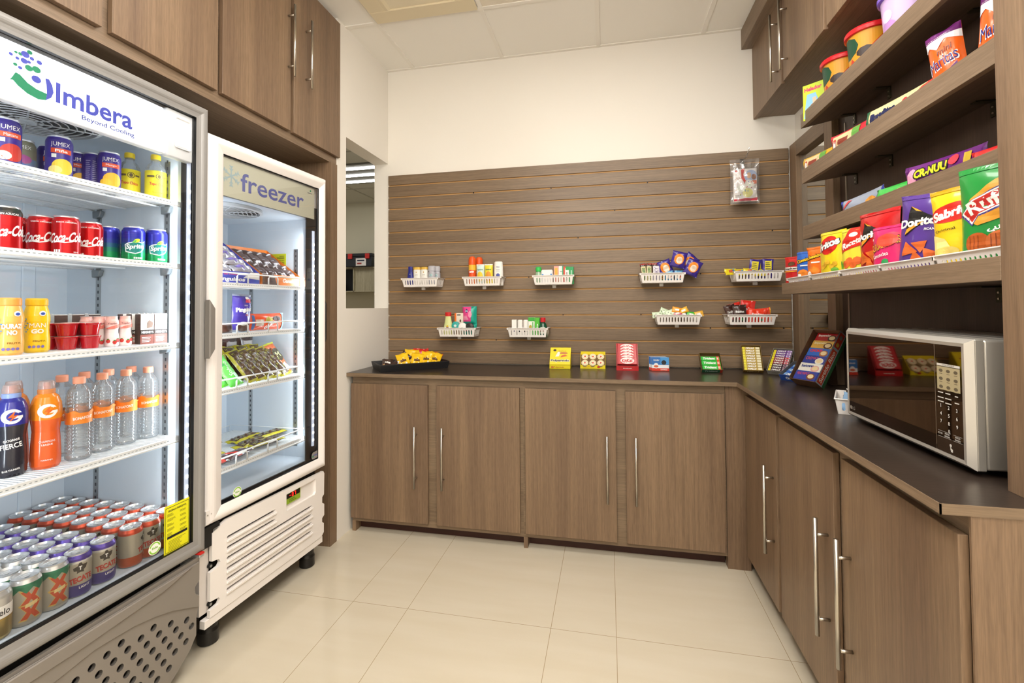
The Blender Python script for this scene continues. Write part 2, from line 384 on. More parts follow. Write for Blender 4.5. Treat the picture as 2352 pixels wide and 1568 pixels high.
# ---------------- cabinets ----------------
def handle(name,parent,p0,p1,out,r=.006,post=.035,inset=.05):
    # bar between p0,p1 stands off along vector out
    g=G(); a=Vector(p0); b=Vector(p1); o=Vector(out)*post; d=(b-a).normalized()
    g.tube([a+o,b+o],r,STEEL,12)
    for q in (a+d*inset,b-d*inset): g.tube([q,q+o],r*.75,STEEL,8)
    return g.build(name,parent)
def base_unit(label,xs,x0,x1,handles):
    t=thing('base_cabinet',label,'cabinet',((x0+x1)/2,2.466,0)); L0=((x0+x1)/2,2.466,0)
    g=G(); g.box(x0,x1,2.466,2.935,.058,.898,WHx); g.box(x0,x0+.022,2.464,2.9,.0,.06,WV); g.build('carcass',t,off=L0)
    g=G(); g.box(x0+.022,x1,2.52,2.54,.0,.058,M('#3c1f18',.45)); g.build('plinth',t,off=L0)
    for (a,b),hx in zip(xs,handles):
        g=G(); g.box(a,b,2.446,2.464,.083,.858,WV,bev=.001); d=g.build('door',t,off=L0)
        handle('handle',d,(hx-L0[0],2.446-L0[1],.29),(hx-L0[0],2.446-L0[1],.632),(0,-1,0))
    return t
base_unit('brown back-run base cabinet with two doors, beside the left wall',[(-1.474,-.999),(-.947,-.473)],-1.474,-.4575,[-1.066,-.905])
base_unit('brown back-run base cabinet with two doors, beside the inner corner',[(-.443,.034),(.083,.557)],-.4575,.565,[-.012,.131])
t=thing('corner_post','brown filler post where the two cabinet runs meet','filler panel',(.61,2.47,0))
g=G(); g.box(.566,.672,2.462,2.50,0,.898,WV); g.build('panel',t,off=(.61,2.47,0))
t=thing('base_cabinet','brown right-run base cabinet with three doors, below the microwave','cabinet',(.67,1.74,0)); L0=(.67,1.74,0)
g=G(); g.box(.67,1.086,1.036,2.46,.06,.898,WHy); g.build('carcass',t,off=L0)
g=G(); g.box(.73,.75,1.05,2.46,0,.06,M('#3c1f18',.45)); g.build('plinth',t,off=L0)
for a,b,hy in ((2.022,2.44,2.06),(1.545,1.992,1.585),(1.043,1.492,1.452)):
    g=G(); g.box(.65,.668,a,b,.083,.858,WV,bev=.001); d=g.build('door',t,off=L0)
    handle('handle',d,(.65-L0[0],hy-L0[1],.29),(.65-L0[0],hy-L0[1],.645),(-1,0,0),r=.0065)
g=G(); g.box(.664,1.086,1.0315,1.0365,.0,.899,WV); g.build('end_panel',t,off=L0)
# worktop, L shaped with a small step at the joint
t=thing('worktop','dark brown laminate L-shaped worktop with lighter wood edge','worktop',(0,2.45,.9))
g=G(); g.prism([(-1.494,2.432),(.507,2.432),(.507,2.437),(.615,2.437),(.615,1.03),(1.086,1.03),(1.086,2.945),(-1.494,2.945)],.9,.92,CTOP,'z'); g.build('top',t,off=(0,2.45,.9))
g=G(); g.box(-1.494,.507,2.431,2.4335,.8995,.9195,WHx); g.box(.507,.6135,2.4355,2.438,.8995,.9195,WHx); g.box(.6135,.616,1.0285,2.438,.8995,.9195,WHy); g.box(.6135,1.086,1.0285,1.031,.8995,.9198,WHx)
g.build('edge_band',t,off=(0,2.45,.9))

# upper right cabinets
t=thing('wall_cabinet','wood wall cabinet high on the right wall with bar handles','cabinet',(.98,1.9,2.415)); L0=(.98,1.9,2.415)
g=G(); g.box(.88,1.086,.9,2.955,2.415,2.955,WV); g.box(.874,1.086,.9,2.955,2.412,2.418,WHy); g.build('carcass',t,off=L0)
for a,b in ((2.5,2.954),(2.04,2.475),(1.55,2.017),(1.09,1.53)):
    g=G(); g.box(.862,.879,a,b,2.402,2.84,WV,bev=.001); d=g.build('door',t,off=L0)
    hy={2.5:2.54,2.04:2.415,1.55:1.59,1.09:1.49}[a]
    handle('handle',d,(.862-L0[0],hy-L0[1],2.434-L0[2]),(.862-L0[0],hy-L0[1],2.778-L0[2]),(-1,0,0))
g=G(); g.box(.803,.88,.9,2.955,2.83,2.9485,WHy); g.build('cornice',t,off=L0)

# tall cabinet surround on the left
t=thing('tall_cabinet','wood cabinet surround over and beside the two coolers','cabinet',(-1.9,1.3,0)); L0=(-1.9,1.3,0)
g=G(); g.box(-2.2,-1.5,.2,2.336,2.108,2.93,WHy); g.build('carcass',t,off=L0)
g=G(); g.box(-2.2,-1.494,2.272,2.336,0,2.108,WV); g.build('side_panel',t,off=L0)
g=G(); g.box(-2.2,-1.52,.3,2.336,2.93,2.953,WHITE); g.build('top_filler',t,off=L0)
for a,b,h in ((.69,1.085,.73),(1.113,1.502,.0),(1.525,1.924,1.905),(1.946,2.34,2.035)):
    g=G(); g.box(-1.498,-1.478,a,b,2.148,2.92,WV,bev=.001); d=g.build('door',t,off=L0)
    if h>1: handle('handle',d,(-1.478-L0[0],h-L0[1],2.40),(-1.478-L0[0],h-L0[1],2.745),(1,0,0))
def holed(g,outer,holes,m,P,depth,inner=None,outwall=True):
    # flat panel with real holes; P(a,b,d)->3D where d is depth behind the face
    b=bmesh.new(); loops=[]
    for lp in [outer]+holes:
        V=[b.verts.new((x,y,0)) for x,y in lp]; loops.append(V)
        for i in range(len(V)): b.edges.new((V[i],V[(i+1)%len(V)]))
    bmesh.ops.triangle_fill(b,edges=b.edges[:],use_beauty=True,use_dissolve=False)
    b.verts.index_update()
    vv=[v.co.copy() for v in b.verts]; ff=[[v.index for v in f.verts] for f in b.faces]; b.free()
    g.add([P(v.x,v.y,0) for v in vv],ff,m); g.add([P(v.x,v.y,depth) for v in vv],[f[::-1] for f in ff],m)
    for i,lp in enumerate([outer]+holes):
        if i==0 and not outwall: continue
        n=len(lp); g.add([P(x,y,0) for x,y in lp]+[P(x,y,depth) for x,y in lp],[(k,(k+1)%n,(k+1)%n+n,k+n) for k in range(n)],(inner or m) if i else m)
def slot(x0,x1,y0,y1,n=5):
    # rounded-end slot, long axis picked automatically
    w,h=x1-x0,y1-y0; r=min(w,h)/2; pts=[]
    if w>=h:
        for cx,a0 in ((x1-r,-PI/2),(x0+r,PI/2)): pts+=[(cx+r*math.cos(a0+PI*k/n),(y0+y1)/2+r*math.sin(a0+PI*k/n)) for k in range(n+1)]
    else:
        for cy,a0 in ((y1-r,0),(y0+r,PI)): pts+=[((x0+x1)/2+r*math.cos(a0+PI*k/n),cy+r*math.sin(a0+PI*k/n)) for k in range(n+1)]
    return pts
PF=lambda y:(lambda a,b,d:(a,y+d,b))
GLASS=glassmat('cooler_glass',gl=.012,fres=1.22)
LINER=M('#dbe5ee',.35); GALV=M('#a7abad',.35,.9); WIRE=M('#f4f6f6',.35)
LEDM=M('#eaf4ff',.5,emit=14); LEDT=M('#dfeaff',.4,emit=.5)
def frame_bar(g,pts_out,pts_in,prof,m):
    # mitred door frame: outer/inner rectangle corners (x,z), prof: list of (t, y) across from outer t=0 to inner t=1
    n=4; vs=[]; fs=[]
    for k in range(4):
        for t,y in prof: vs.append((pts_out[k][0]+(pts_in[k][0]-pts_out[k][0])*t,y,pts_out[k][1]+(pts_in[k][1]-pts_out[k][1])*t))
    q=len(prof)
    for k in range(4):
        j=(k+1)%4
        for i in range(q-1): fs.append((k*q+i,j*q+i,j*q+i+1,k*q+i+1))
    g.add(vs,fs,m,False)
def rect4(x0,x1,z0,z1): return [(x0,z0),(x1,z0),(x1,z1),(x0,z1)]
def wire_shelf(par,x0,x1,y0,y1,z,pitch=.0125,fence=0,wire=.0016):
    g=G()
    n=int((x1-x0)/pitch)
    for i in range(n+1):
        x=x0+(x1-x0)*i/n; g.box(x-wire,x+wire,y0,y1,z-.002*0-.0034,z-.0002,WIRE)
    for y in (y0+.1,(y0+y1)/2,y1-.1): g.tube([(x0,y,z-.007),(x1,y,z-.007)],.0035,WIRE,6)
    g.tube([(x0,y1,z-.003),(x1,y1,z-.003)],.003,WIRE,6)
    s=g.build('wire_shelf',par)
    g=G(); g.box(x0,x1,y0-.004,y0+.004,z-.016,z+.002,WIRE,bev=.0015); g.box(x0,x1,y0-.012,y0-.002,z-.018,z-.013,WIRE,bev=.001)
    for i in range(0,n*2,2):
        x=x0+.01+(x1-x0-.02)*i/(n*2); g.box(x,x+.006,y0-.0046,y0-.0038,z-.0075,z-.0055,M('#9aa2a6',.5))
    g.build('price_rail',s)
    if fence:
        g=G(); r=.0035
        g.tube([(x0+.005,y0-.002,z),(x0+.005,y0-.002,z+fence-.008),(x0+.013,y0-.002,z+fence),(x1-.013,y0-.002,z+fence),(x1-.005,y0-.002,z+fence-.008),(x1-.005,y0-.002,z)],r,WIRE,6)
        for f in (.25,.55): 
            a=x0+(x1-x0)*f
            g.tube([(a,y0-.006,z),(a,y0-.006,z+fence-.012),(a+.006,y0-.006,z+fence-.004),(a+.05,y0-.006,z+fence-.004),(a+.056,y0-.006,z+fence-.012),(a+.056,y0-.006,z)],r,WIRE,6)
        g.tube([(x0+.03,y1-.01,z),(x0+.03,y1-.01,z+fence*.8),(x1-.03,y1-.01,z+fence*.8),(x1-.03,y1-.01,z)],.0018,WIRE,6)
        g.tube([(x1-.005,y0,z+fence-.006),(x1-.02,y1-.01,z+fence*.8)],.0018,WIRE,6)
        g.build('wire_fence',s)
    return s
def standard(par,x,y,z0,z1,s=1):
    g=G(); g.box(x,x+.003*s,y-.012,y+.012,z0,z1,GALV); k=z0+.01
    while k<z1: g.box(x-.0006*s,x,y-.003,y+.003,k,k+.011,M('#3b3f42',.6)); k+=.025
    g.build('shelf_standard',par)
def fan(par,x,y,z,r):
    g=G(); m=M('#c9cdd0',.5)
    g.lathe([(r*1.05,0),(r*1.05,-.012),(r*.98,-.016),(r*.96,-.004)],m,40,Matrix.Translation((x,y,z)),cap=False)
    g.lathe([(0.001,.0),(r,0)],M('#44484b',.6),32,Matrix.Translation((x,y,z-.001)),cap=False)
    for k in range(1,9):
        rr=r*k/9; g.tube([(x+rr*math.cos(a*PI/20),y+rr*math.sin(a*PI/20),z-.014-.006*(1-k/9)) for a in range(40)],.0022,m,4,closed=True)
    for k in range(8):
        a=PI*k/4+.3; g.tube([(x,y,z-.02),(x+r*math.cos(a),y+r*math.sin(a),z-.014)],.0028,m,4)
    g.lathe([(r*.14,0),(r*.14,-.006)],m,16,Matrix.Translation((x,y,z-.016)))
    return g.build('fan_grille',par)
def cooler(name,label,cat,loc,rotz,W,zb,zt,z_in0,z_in1,depth,oi,fr,fm,fprof,door_z,mull,tw,bodym,dark=M('#17191b',.35)):
    t=thing(name,label,cat,loc,rotz); x=W/2
    g=G(); wi=oi   # interior half width
    g.box(-x+.012,-wi,.05,depth,zb,zt,bodym); g.box(wi,x-.012,.05,depth,zb,zt,bodym)
    g.box(-wi,wi,depth-.04,depth,zb,zt,bodym); g.box(-wi,wi,.05,depth-.04,zb,z_in0-.003,bodym); g.box(-wi,wi,.05,depth-.04,z_in1+.003,zt,bodym)
    g.build('body',t)
    g=G(); e=.0025
    g.box(-wi,-wi+e,.052,depth-.04,z_in0,z_in1,LINER); g.box(wi-e,wi,.052,depth-.04,z_in0,z_in1,LINER); g.box(-wi,wi,depth-.043,depth-.04,z_in0,z_in1,LINER)
    g.box(-wi,wi,.052,depth-.04,z_in0-e,z_in0,LINER); g.box(-wi,wi,.052,depth-.04,z_in1,z_in1+e,LINER)
    g.box(-.29,-.22,depth-.055,depth-.04,z_in0,z_in1,LINER,bev=.004); g.box(.2,.24,depth-.05,depth-.04,z_in0,z_in1,LINER,bev=.003)
    g.build('liner',t)
    g=G()
    for s in (-1,1): g.box(s*(x-.004),s*(mull-tw),.044,.0505,z_in0,z_in1+.06,dark)
    g.box(-x+.004,x-.004,.044,.0505,z_in0-.03,z_in0-.001,dark)
    g.build('front_trim',t)
    d0,d1=door_z
    g=G(); O=rect4(-x,x,d0,d1); I=rect4(*fr)
    frame_bar(g,O,I,fprof,fm); d=g.build('door_frame',t)
    g=G(); I2=rect4(fr[0]+.003,fr[1]-.003,fr[2]+.003,fr[3]-.003); frame_bar(g,I,I2,[(0,fprof[-1][1]),(.5,.0175),(1,.019)],M('#0f1012',.3)); g.build('gasket',d)
    g=G(); g.box(fr[0],fr[1],.018,.0215,fr[2],fr[3],GLASS); g.build('glass_pane',d)
    for s in (-1,1):
        g=G(); xx=s*mull
        g.box(xx-.006,xx+.006,.038,.0445,z_in0+.06,z_in1-.06,LEDT)
        n=int((z_in1-z_in0-.16)/.0365)
        for k in range(n):
            z=z_in0+.09+k*.0365; g.box(xx-.0045,xx+.0045,.0365,.0385,z-.0045,z+.0045,LEDM)
        o=g.build('led_strip',t)
        area('strip_light',(s*(wi-.02),.075,(z_in0+z_in1)/2),(PI/2,0,s*PI*.25),.03,z_in1-z_in0-.15,P_STRIP,LED,t)
    return t,d
P_STRIP=3.0
# ---------- the tall beverage cooler ----------
FGREY=M('#8f8c89',.42,.1)
CL=(-1.445,1.044,0); CR=math.radians(89.2)
prof=[(0,.03),(0,.006),(.04,.002),(.10,0),(.2,-.0015),(.32,-.002),(.44,-.0015),(.54,.0005),(.62,.003),(.8,.005),(1,.006)]
cool,door=cooler('beverage_cooler','tall grey-framed glass-door cooler full of drinks, left of the freezer','cooler',CL,CR,.76,.40,2.02,.465,1.90,.66,.345,(-.335,.335,.476,1.99),FGREY,prof,(.428,2.035),.338,.022,M('#8f8c88',.5))
g=G(); hp=[(.380,-.004),(.398,-.018),(.398,-.03),(.388,-.03),(.372,-.012)]
b=[(.352,1.115),(.352,1.335),(.374,1.320),(.374,1.13)]
g.prism([(.366,1.115),(.392,1.15),(.392,1.30),(.366,1.335)],-.028,-.002,M('#77726d',.4),bev=.004); g.build('handle',door)
# lit header sign
g=G(); SIGN=M('#f4f8ff',.5,emit=.9); g.box(-.335,.235,.032,.045,1.83,1.985,SIGN,bev=.003); g.box(-.335,.235,.026,.048,1.826,1.836,M('#f8fbff',.4),bev=.002); sg=g.build('header_sign',cool)
BL=M('#4a52b8',.5); GRN=M('#1f8a62',.5)
g=G(); d=D(); d.text('Imbera',.027,1.897,BL,w=.205,h=.056,bold=.02); d.text('Beyond Cooling',.062,1.852,M('#3a4496',.5),w=.148,h=.0175,bold=.01)
# swoosh mark
cx,cy=-.118,1.905
d.poly([(cx-.052,cy-.012),(cx-.045,cy+.004),(cx-.036,cy+.002),(cx-.02,cy-.012),(cx+.0,cy-.02),(cx+.022,cy-.022),(cx+.02,cy-.04),(cx+.004,cy-.045),(cx-.02,cy-.04),(cx-.04,cy-.028),(cx-.05,cy-.018),(cx-.056,cy-.02)],GRN)
d.poly([(cx+.02,cy-.04),(cx+.022,cy-.022),(cx+.021,cy-.0),(cx+.018,cy+.018),(cx+.026,cy+.02),(cx+.034,cy+.006),(cx+.037,cy-.012),(cx+.032,cy-.028)],BL)
for (a,b2,r,c) in ((-.055,.052,.0042,1),(-.045,.062,.0035,2),(-.042,.048,.0042,1),(-.046,.03,.0045,2),(-.036,.026,.0045,1),(-.036,.062,.0045,2),(-.026,.066,.009,1),(-.028,.048,.0075,1),(-.018,.05,.0042,1),(-.012,.062,.005,1),(-.018,.034,.0085,2),(-.002,.038,.0095,2),(-.002,.012,.0105,1),(.004,.06,.006,1),(-.017,.076,.006,2)): d.ell(cx+a,cy+b2-.006,r,r*.9,BL if c==1 else GRN,14)
d.put(g,planey(.032),h=.0006); g.build('lettering',sg)
g=G(); g.box(.237,.335,.02,.048,1.822,1.99,M('#e6e8ea',.35),bev=.006,seg=2); g.box(.262,.322,.0175,.022,1.86,1.965,M('#f2f3f4',.25),bev=.009,seg=3)
g.build('lamp_housing',cool)
area('header_light',(-.05,.029,1.995),(0,0,0),.5,.006,.2,LED,cool)
fan(cool,.02,.30,1.899,.17)
for z in (1.684,1.46,1.177,.843): wire_shelf(cool,-.338,.338,.075,.58,z)
for y in (.14,.46): standard(cool,.3415,y,.5,1.84); standard(cool,-.3415,y,.5,1.84,-1)
for z in (1.684,1.46,1.177,.843):
    for y in (.14,.46):
        g=G(); g.prism([(y-.02,z-.035),(y+.012,z-.04),(y+.014,z-.012),(y-.03,z-.012)],.326,.341,M('#8d9396',.35,.8),axis='x',bev=.002); g.build('shelf_clip',cool)
# stickers on the glass
g=G(); Y=M('#e8e21c',.6); g.box(.237,.328,.0155,.0175,.476,.636,Y); K=M('#1c1c1c',.7); d=D()
d.rect(.24,.48,.3255,.4815,K); d.rect(.24,.628,.3255,.6295,K); d.rect(.24,.48,.2412,.629,K); d.rect(.3243,.48,.3255,.629,K)
d.text('EFICIENCIA ENERGETICA',.283,.617,K,w=.066,h=.006); 
for i in range(5): d.lines(.246,.60-.016*i,.27+.008*(i%2),.610-.016*i,3,K,.25,i); d.lines(.292,.60-.016*i,.32,.608-.016*i,2,K,.25,i+9)
d.rect(.246,.525,.32,.533,K); d.lines(.25,.486,.316,.52,7,K,.2,4); d.put(g,planey(.0155)); g.build('energy_label',door)
def fide(par,x,z,y):
    g=G(); d=D(); d.ell(x,z,.021,.021,M('#f2f4ea',.5),28); G1=M('#8cc63f',.5)
    for a0 in (.15,PI+.15):
        pts=[(x+.019*math.cos(a0+2.7*k/12),z+.019*math.sin(a0+2.7*k/12)) for k in range(13)]+[(x+.0145*math.cos(a0+2.7*k/12),z+.0145*math.sin(a0+2.7*k/12)) for k in range(12,-1,-1)]
        for k in range(12): d.poly([pts[k],pts[k+1],pts[24-k],pts[25-k]],G1)
    d.text('fide',x,z+.001,M('#7bb23a',.5),w=.02,h=.0075); d.put(g,planey(y)); g.build('efficiency_sticker',par)
fide(door,.205,.519,.0172)
# lower grille
GP=M('#8a837c',.42,.2)
outer=[(-.375,.395),(-.375,.03),(.235,.03),(.275,.052),(.331,.098),(.357,.136),(.357,.198),(.366,.24),(.366,.272),(.350,.285),(.347,.31),(.366,.325),(.366,.36),(.366,.408)]
EDG=[(-.375,.235),(-.2,.275),(-.07,.308),(.024,.322),(.134,.314),(.2,.299),(.263,.279),(.32,.252),(.366,.228)]
def edge_z(x):
    for (a0,z0),(a1,z1) in zip(EDG,EDG[1:]):
        if a0<=x<=a1: return z0+(z1-z0)*(x-a0)/(a1-a0)
    return .2
holes=[]
for i in range(-8,14):
    for j in range(-8,16):
        x=.319-.0595*i+.019*j; z=.213+.027*i-.033*j
        if x<-.35 or x>.342 or z<.052 or z>edge_z(x)-.024 or (x>.2 and z<.052+(x-.2)*.62): continue
        holes.append([(x+.0105*math.cos(2*PI*k/14),z+.0105*math.sin(2*PI*k/14)) for k in range(14)])
g=G(); holed(g,outer,holes,GP,PF(.012),.012,M('#5b5651',.6))
# raised swept brow above the perforated field
g.prism(EDG[:-1]+[(.365,.229),(.365,.272),(.350,.285),(.347,.31),(.365,.325),(.365,.393),(-.375,.39)],.006,.013,GP,bev=.003)
g.prism([(-.375,.32),(-.16,.352),(0,.354),(.133,.362),(.228,.368),(.336,.393),(-.375,.39)],-.001,.009,GP,bev=.003)
gr=g.build('grille_panel',cool)
g=G(); g.box(-.36,.335,.06,.62,.045,.40,M('#1b1a19',.8)); g.box(.335,.36,.03,.62,.16,.40,M('#c8ccd0',.3,.6)); g.build('machine_housing',cool)
g=G(); g.box(.355,.374,-.002,.03,.408,.424,M('#c3c7ca',.3,.7),bev=.002); g.box(.352,.37,-.008,.02,.42,.427,M('#c2261f',.5),bev=.001); g.build('hinge',cool)
for x in (-.3,.3):
    for y in (.1,.56):
        g=G(); g.cyl(x,y,0,.05,.024,BLACK,16); g.build('foot',cool)

# ---------- the white freezer ----------
FW=M('#f0eae6',.35); ZL=(-1.44,1.784,0); ZR=math.radians(86.6)
prof=[(0,.035),(0,.012),(.05,.006),(.12,.002),(.22,-.001),(.32,-.003),(.42,-.0035),(.52,-.0025),(.62,0),(.72,.003),(.82,.006),(.92,.009),(1,.012)]
frz,fdoor=cooler('upright_freezer','white upright freezer with a glass door, between the cooler and the wood panel','freezer',ZL,ZR,.68,.47,1.955,.545,1.75,.62,.288,(-.264,.296,.543,1.906),FW,prof,(.492,1.964),.291,.045,M('#e6e2de',.5))
g=G(); g.prism([(.338,1.115),(.352,1.14),(.352,1.32),(.338,1.345)],.004,.03,M('#2c2826',.4),bev=.003); g.build('handle',fdoor)
g=G(); SG=M('#c4c3ae',.45); g.box(-.262,.279,.026,.03,1.747,1.9,SG); sg=g.build('header_sign',frz)
g=G(); d=D(); d.text('freezer',.017,1.822,M('#595f9b',.5),w=.372,h=.078,bold=.012)
SN=M('#9fb4b8',.5); sx,sz=-.215,1.832
for k in range(6):
    a=PI/6+PI/3*k; c,s_=math.cos(a),math.sin(a)
    def seg(x0,z0,x1,z1,w_):
        L=math.hypot(x1-x0,z1-z0); nx,nz=-(z1-z0)/L*w_,(x1-x0)/L*w_; d.poly([(x0-nx,z0-nz),(x1-nx,z1-nz),(x1+nx,z1+nz),(x0+nx,z0+nz)],SN)
    seg(sx,sz,sx+.042*c,sz+.042*s_,.003)
    for f in (.5,.78):
        for q in (-.7,.7): seg(sx+.042*f*c,sz+.042*f*s_,sx+.042*f*c+.013*math.cos(a+q),sz+.042*f*s_+.013*math.sin(a+q),.002)
d.text('Imbera',.245,1.872,M('#5a6a7c',.5),w=.03,h=.007); d.ell(.25,1.883,.005,.005,GRN,12); d.put(g,planey(.026),dh=.00005); g.build('lettering',sg)
fan(frz,-.05,.26,1.749,.16)
for z in (1.405,1.195,.968,.655): wire_shelf(frz,-.283,.283,.075,.53,z,fence=.042)
for y in (.14,.42): standard(frz,.2845,y,.6,1.6); standard(frz,-.2845,y,.6,1.6,-1)
g=G(); g.box(.2835,.2843,.2,.3,1.52,1.58,M('#cbd11e',.6)); d=D(); K=M('#4a4c10',.7)
d.poly([(.285,1.535),(.266,1.535),(.2755,1.565)],K); d.poly([(.2825,1.5375),(.2685,1.5375),(.2755,1.56)],M('#cbd11e',.6)); d.lines(.21,1.555,.258,1.572,3,K,.4,2); d.text('MAXIMUM',.235,1.545,K,w=.046,h=.006); d.lines(.21,1.523,.258,1.538,4,K,.4,5)
d.put(g,lambda u,v,h:(.2835-h,u,v)); g.build('warning_label',frz)
fide(fdoor,-.185,.562,.0172)
g=G(); d=D(); pts=[(.262,.548),(.302,.55),(.302,.584),(.262,.582),(.254,.574),(.252,.562),(.255,.552)]; d.poly(pts,M('#8f8a86',.5)); d.text('Imbera',.283,.567,M('#3d4fa8',.5),w=.032,h=.009); d.ell(.262,.562,.005,.005,GRN,12); d.put(g,planey(.0165)); g.build('corner_sticker',fdoor)
# lower louvre panel with real slots
outer=[(-.312,.145),(.318,.145),(.335,.16),(.335,.205),(.322,.215),(.322,.235),(.338,.245),(.338,.30),(.322,.312),(.322,.34),(.336,.35),(.338,.455),(.33,.468),(-.24,.478),(-.305,.455),(-.305,.35),(-.275,.345),(-.268,.33),(-.275,.318),(-.312,.312),(-.312,.205),(-.275,.2),(-.268,.188),(-.275,.176),(-.312,.172)]
holes=[slot(-.24,.01,.402,.413),slot(-.24,.01,.362,.373)]+[slot(-.24,.245,.322-.04*k,.333-.04*k) for k in range(4)]
rec=[(.075,.375),(.265,.375),(.275,.385),(.275,.45),(.075,.45)]
g=G(); holed(g,outer,holes+[rec],FW,PF(.008),.014); g.build('louvre_panel',frz)
g=G()
for s in [(-.24,.01,.402),(-.24,.01,.362)]+[(-.24,.245,.322-.04*k) for k in range(4)]: g.prism([(s[0]-.002,s[2]-.002),(s[1]+.006,s[2]-.002),(s[1]+.002,s[2]-.012),(s[0]-.002,s[2]-.012)],.0015,.008,FW,bev=.002)
g.box(.073,.277,.02,.023,.373,.452,FW); g.build('louvre_lips',frz)
g=G(); g.box(.078,.17,.0125,.021,.40,.452,M('#8fae2e',.5)); g.box(.078,.166,.0115,.013,.425,.446,M('#20140f',.3)); d=D()
def seg7(ch,u,v,s):
    S={'0':'abcdef','7':'abc','-':'g'}[ch]; w_=.18*s
    R={'a':(0,s*2-w_,s,s*2),'g':(0,s-w_/2,s,s+w_/2),'d':(0,0,s,w_),'b':(s-w_,s,s,s*2),'c':(s-w_,0,s,s),'f':(0,s,w_,s*2),'e':(0,0,w_,s)}
    for k in S: r=R[k]; d.rect(u+r[0],v+r[1],u+r[2],v+r[3],M('#ff2018',.5,emit=5))
for i,ch in enumerate('-07'): seg7(ch,.098+.0155*i,.4275,.0085)
d.put(g,planey(.0115)); d=D(); d.text('Control',.115,.417,M('#10140a',.5),w=.036,h=.007); d.text('Inteligente',.12,.408,M('#10140a',.5),w=.045,h=.006); d.text('°C',.157,.44,WHITE,w=.006,h=.005); d.put(g,planey(.0125)); g.build('temperature_display',frz)
g=G(); g.box(-.335,.33,.06,.58,.14,.475,M('#191816',.8)); g.box(-.338,-.3,.03,.58,.16,.47,M('#e0d8d2',.4)); g.build('machine_housing',frz)
g=G(); g.box(-.33,.33,.012,.037,.112,.142,FW,bev=.001); g.build('base_rail',frz)
g=G(); g.box(-.34,-.31,-.001,.03,.50,.552,FW,bev=.001)
for x,z in ((-.333,.535),(-.318,.535)): g.cyl(x,z,-.0025,0,.0025,STEEL,8,'y')
g.box(-.345,-.28,.0,.04,.474,.49,M('#141414',.4)); g.box(-.345,-.3,.01,.05,.41,.474,M('#1a1a1a',.5)); g.build('hinge',frz)
for z in (.33,.188):
    g=G(); g.cyl(-.3,z,.02,.028,.009,BLACK,12,'y'); g.cyl(-.3,z,.0175,.021,.005,GALV,12,'y'); g.build('screw',frz)
for x,y in ((-.245,.09),(.3,.08),(-.25,.5),(.28,.5)):
    g=G(); g.lathe([(.031,0),(.036,.004),(.036,.05),(.032,.062),(.032,.115)],M('#1d1b1a',.35),20,Matrix.Translation((x,y,0))); g.build('foot',frz)
# ---------- shelving over the microwave ----------
WSHADED=wood('shaded_laminate_y','y','#4a3a30','#5a483b',rough=.5)  # shade of the shelf undersides put into the board colour
t=thing('shelving_unit','wood shelving with four open shelves and dark back above the microwave','shelving',(1.0,1.7,.92)); L0=(1.0,1.7,.92)
g=G(); g.box(1.05,1.086,1.12,2.305,.9205,2.41,WDARKz); g.build('back_panel',t,off=L0)
g=G(); g.box(1.078,1.086,2.31,2.425,.9205,2.2,WDARKz); g.build('side_strip',t,off=L0)
g=G(); g.box(1.047,1.052,2.298,2.308,.9205,2.11,M('#8c8274',.35,.6)); g.build('edge_strip',t,off=L0)
g=G(); g.box(.788,1.086,1.0325,1.122,.9205,2.41,WV); g.build('side_post',t,off=L0)
for z0,z1 in ((2.117,2.181),(1.858,1.921),(1.598,1.659)):
    g=G(); g.prism([(.891,1.1225),(1.049,1.1225),(1.049,2.24),(1.02,2.255),(.891,2.355)],z0,z0+.017,WSHADED,'z',bev=.0008); g.prism([(.89,1.1225),(.908,1.1225),(.908,2.345),(.89,2.3555)],z0-.0003,z1,WHy,'z',bev=.0008); g.build('shelf',t,off=L0)
g=G(); g.prism([(.788,1.1225),(1.049,1.1225),(1.049,2.27),(.788,2.328)],1.346,1.363,WSHADED,'z',bev=.0008); g.prism([(.787,1.1225),(.805,1.1225),(.805,2.324),(.787,2.3285)],1.3457,1.396,WHy,'z',bev=.0008); g.build('shelf',t,off=L0)
for z in (2.117,1.858,1.598,1.346):
    for y in (1.97,1.5,2.22) if z>1.5 else (1.5,):
        g=G(); g.box(1.046,1.0498,y-.01,y+.01,z-.045,z-.001,M('#3a3626',.4,.6)); g.box(1.0,1.0498,y-.01,y+.01,z-.004,z-.0005,M('#3a3626',.4,.6))
        for q in (-.035,-.018): g.cyl(y,z+q,1.044,1.046,.003,STEEL,8,'x')
        g.build('bracket',t,off=L0)
# ---------- mirror ----------
t=thing('framed_mirror','tall wood-framed mirror in the back right corner reflecting the slatwall','mirror',(1.068,2.68,.921)); L0=(1.068,2.68,.921)
def mbar(a,b,c,d,m):
    g.box(1.048,1.0865,a,b,c,d,m,bev=.0015)
g=G(); mbar(2.425,2.505,.921,2.222,WV); mbar(2.85,2.938,.921,2.222,WV); g2=g; mbar(2.505,2.85,2.14,2.222,WHy); mbar(2.505,2.85,.921,.99,WHy)
fo=g.build('frame',t,off=L0)
g=G(); g.box(1.076,1.08,2.5,2.855,.985,2.145,M('#e8ebe6',.02,1)); g.build('mirror_glass',t,off=L0)
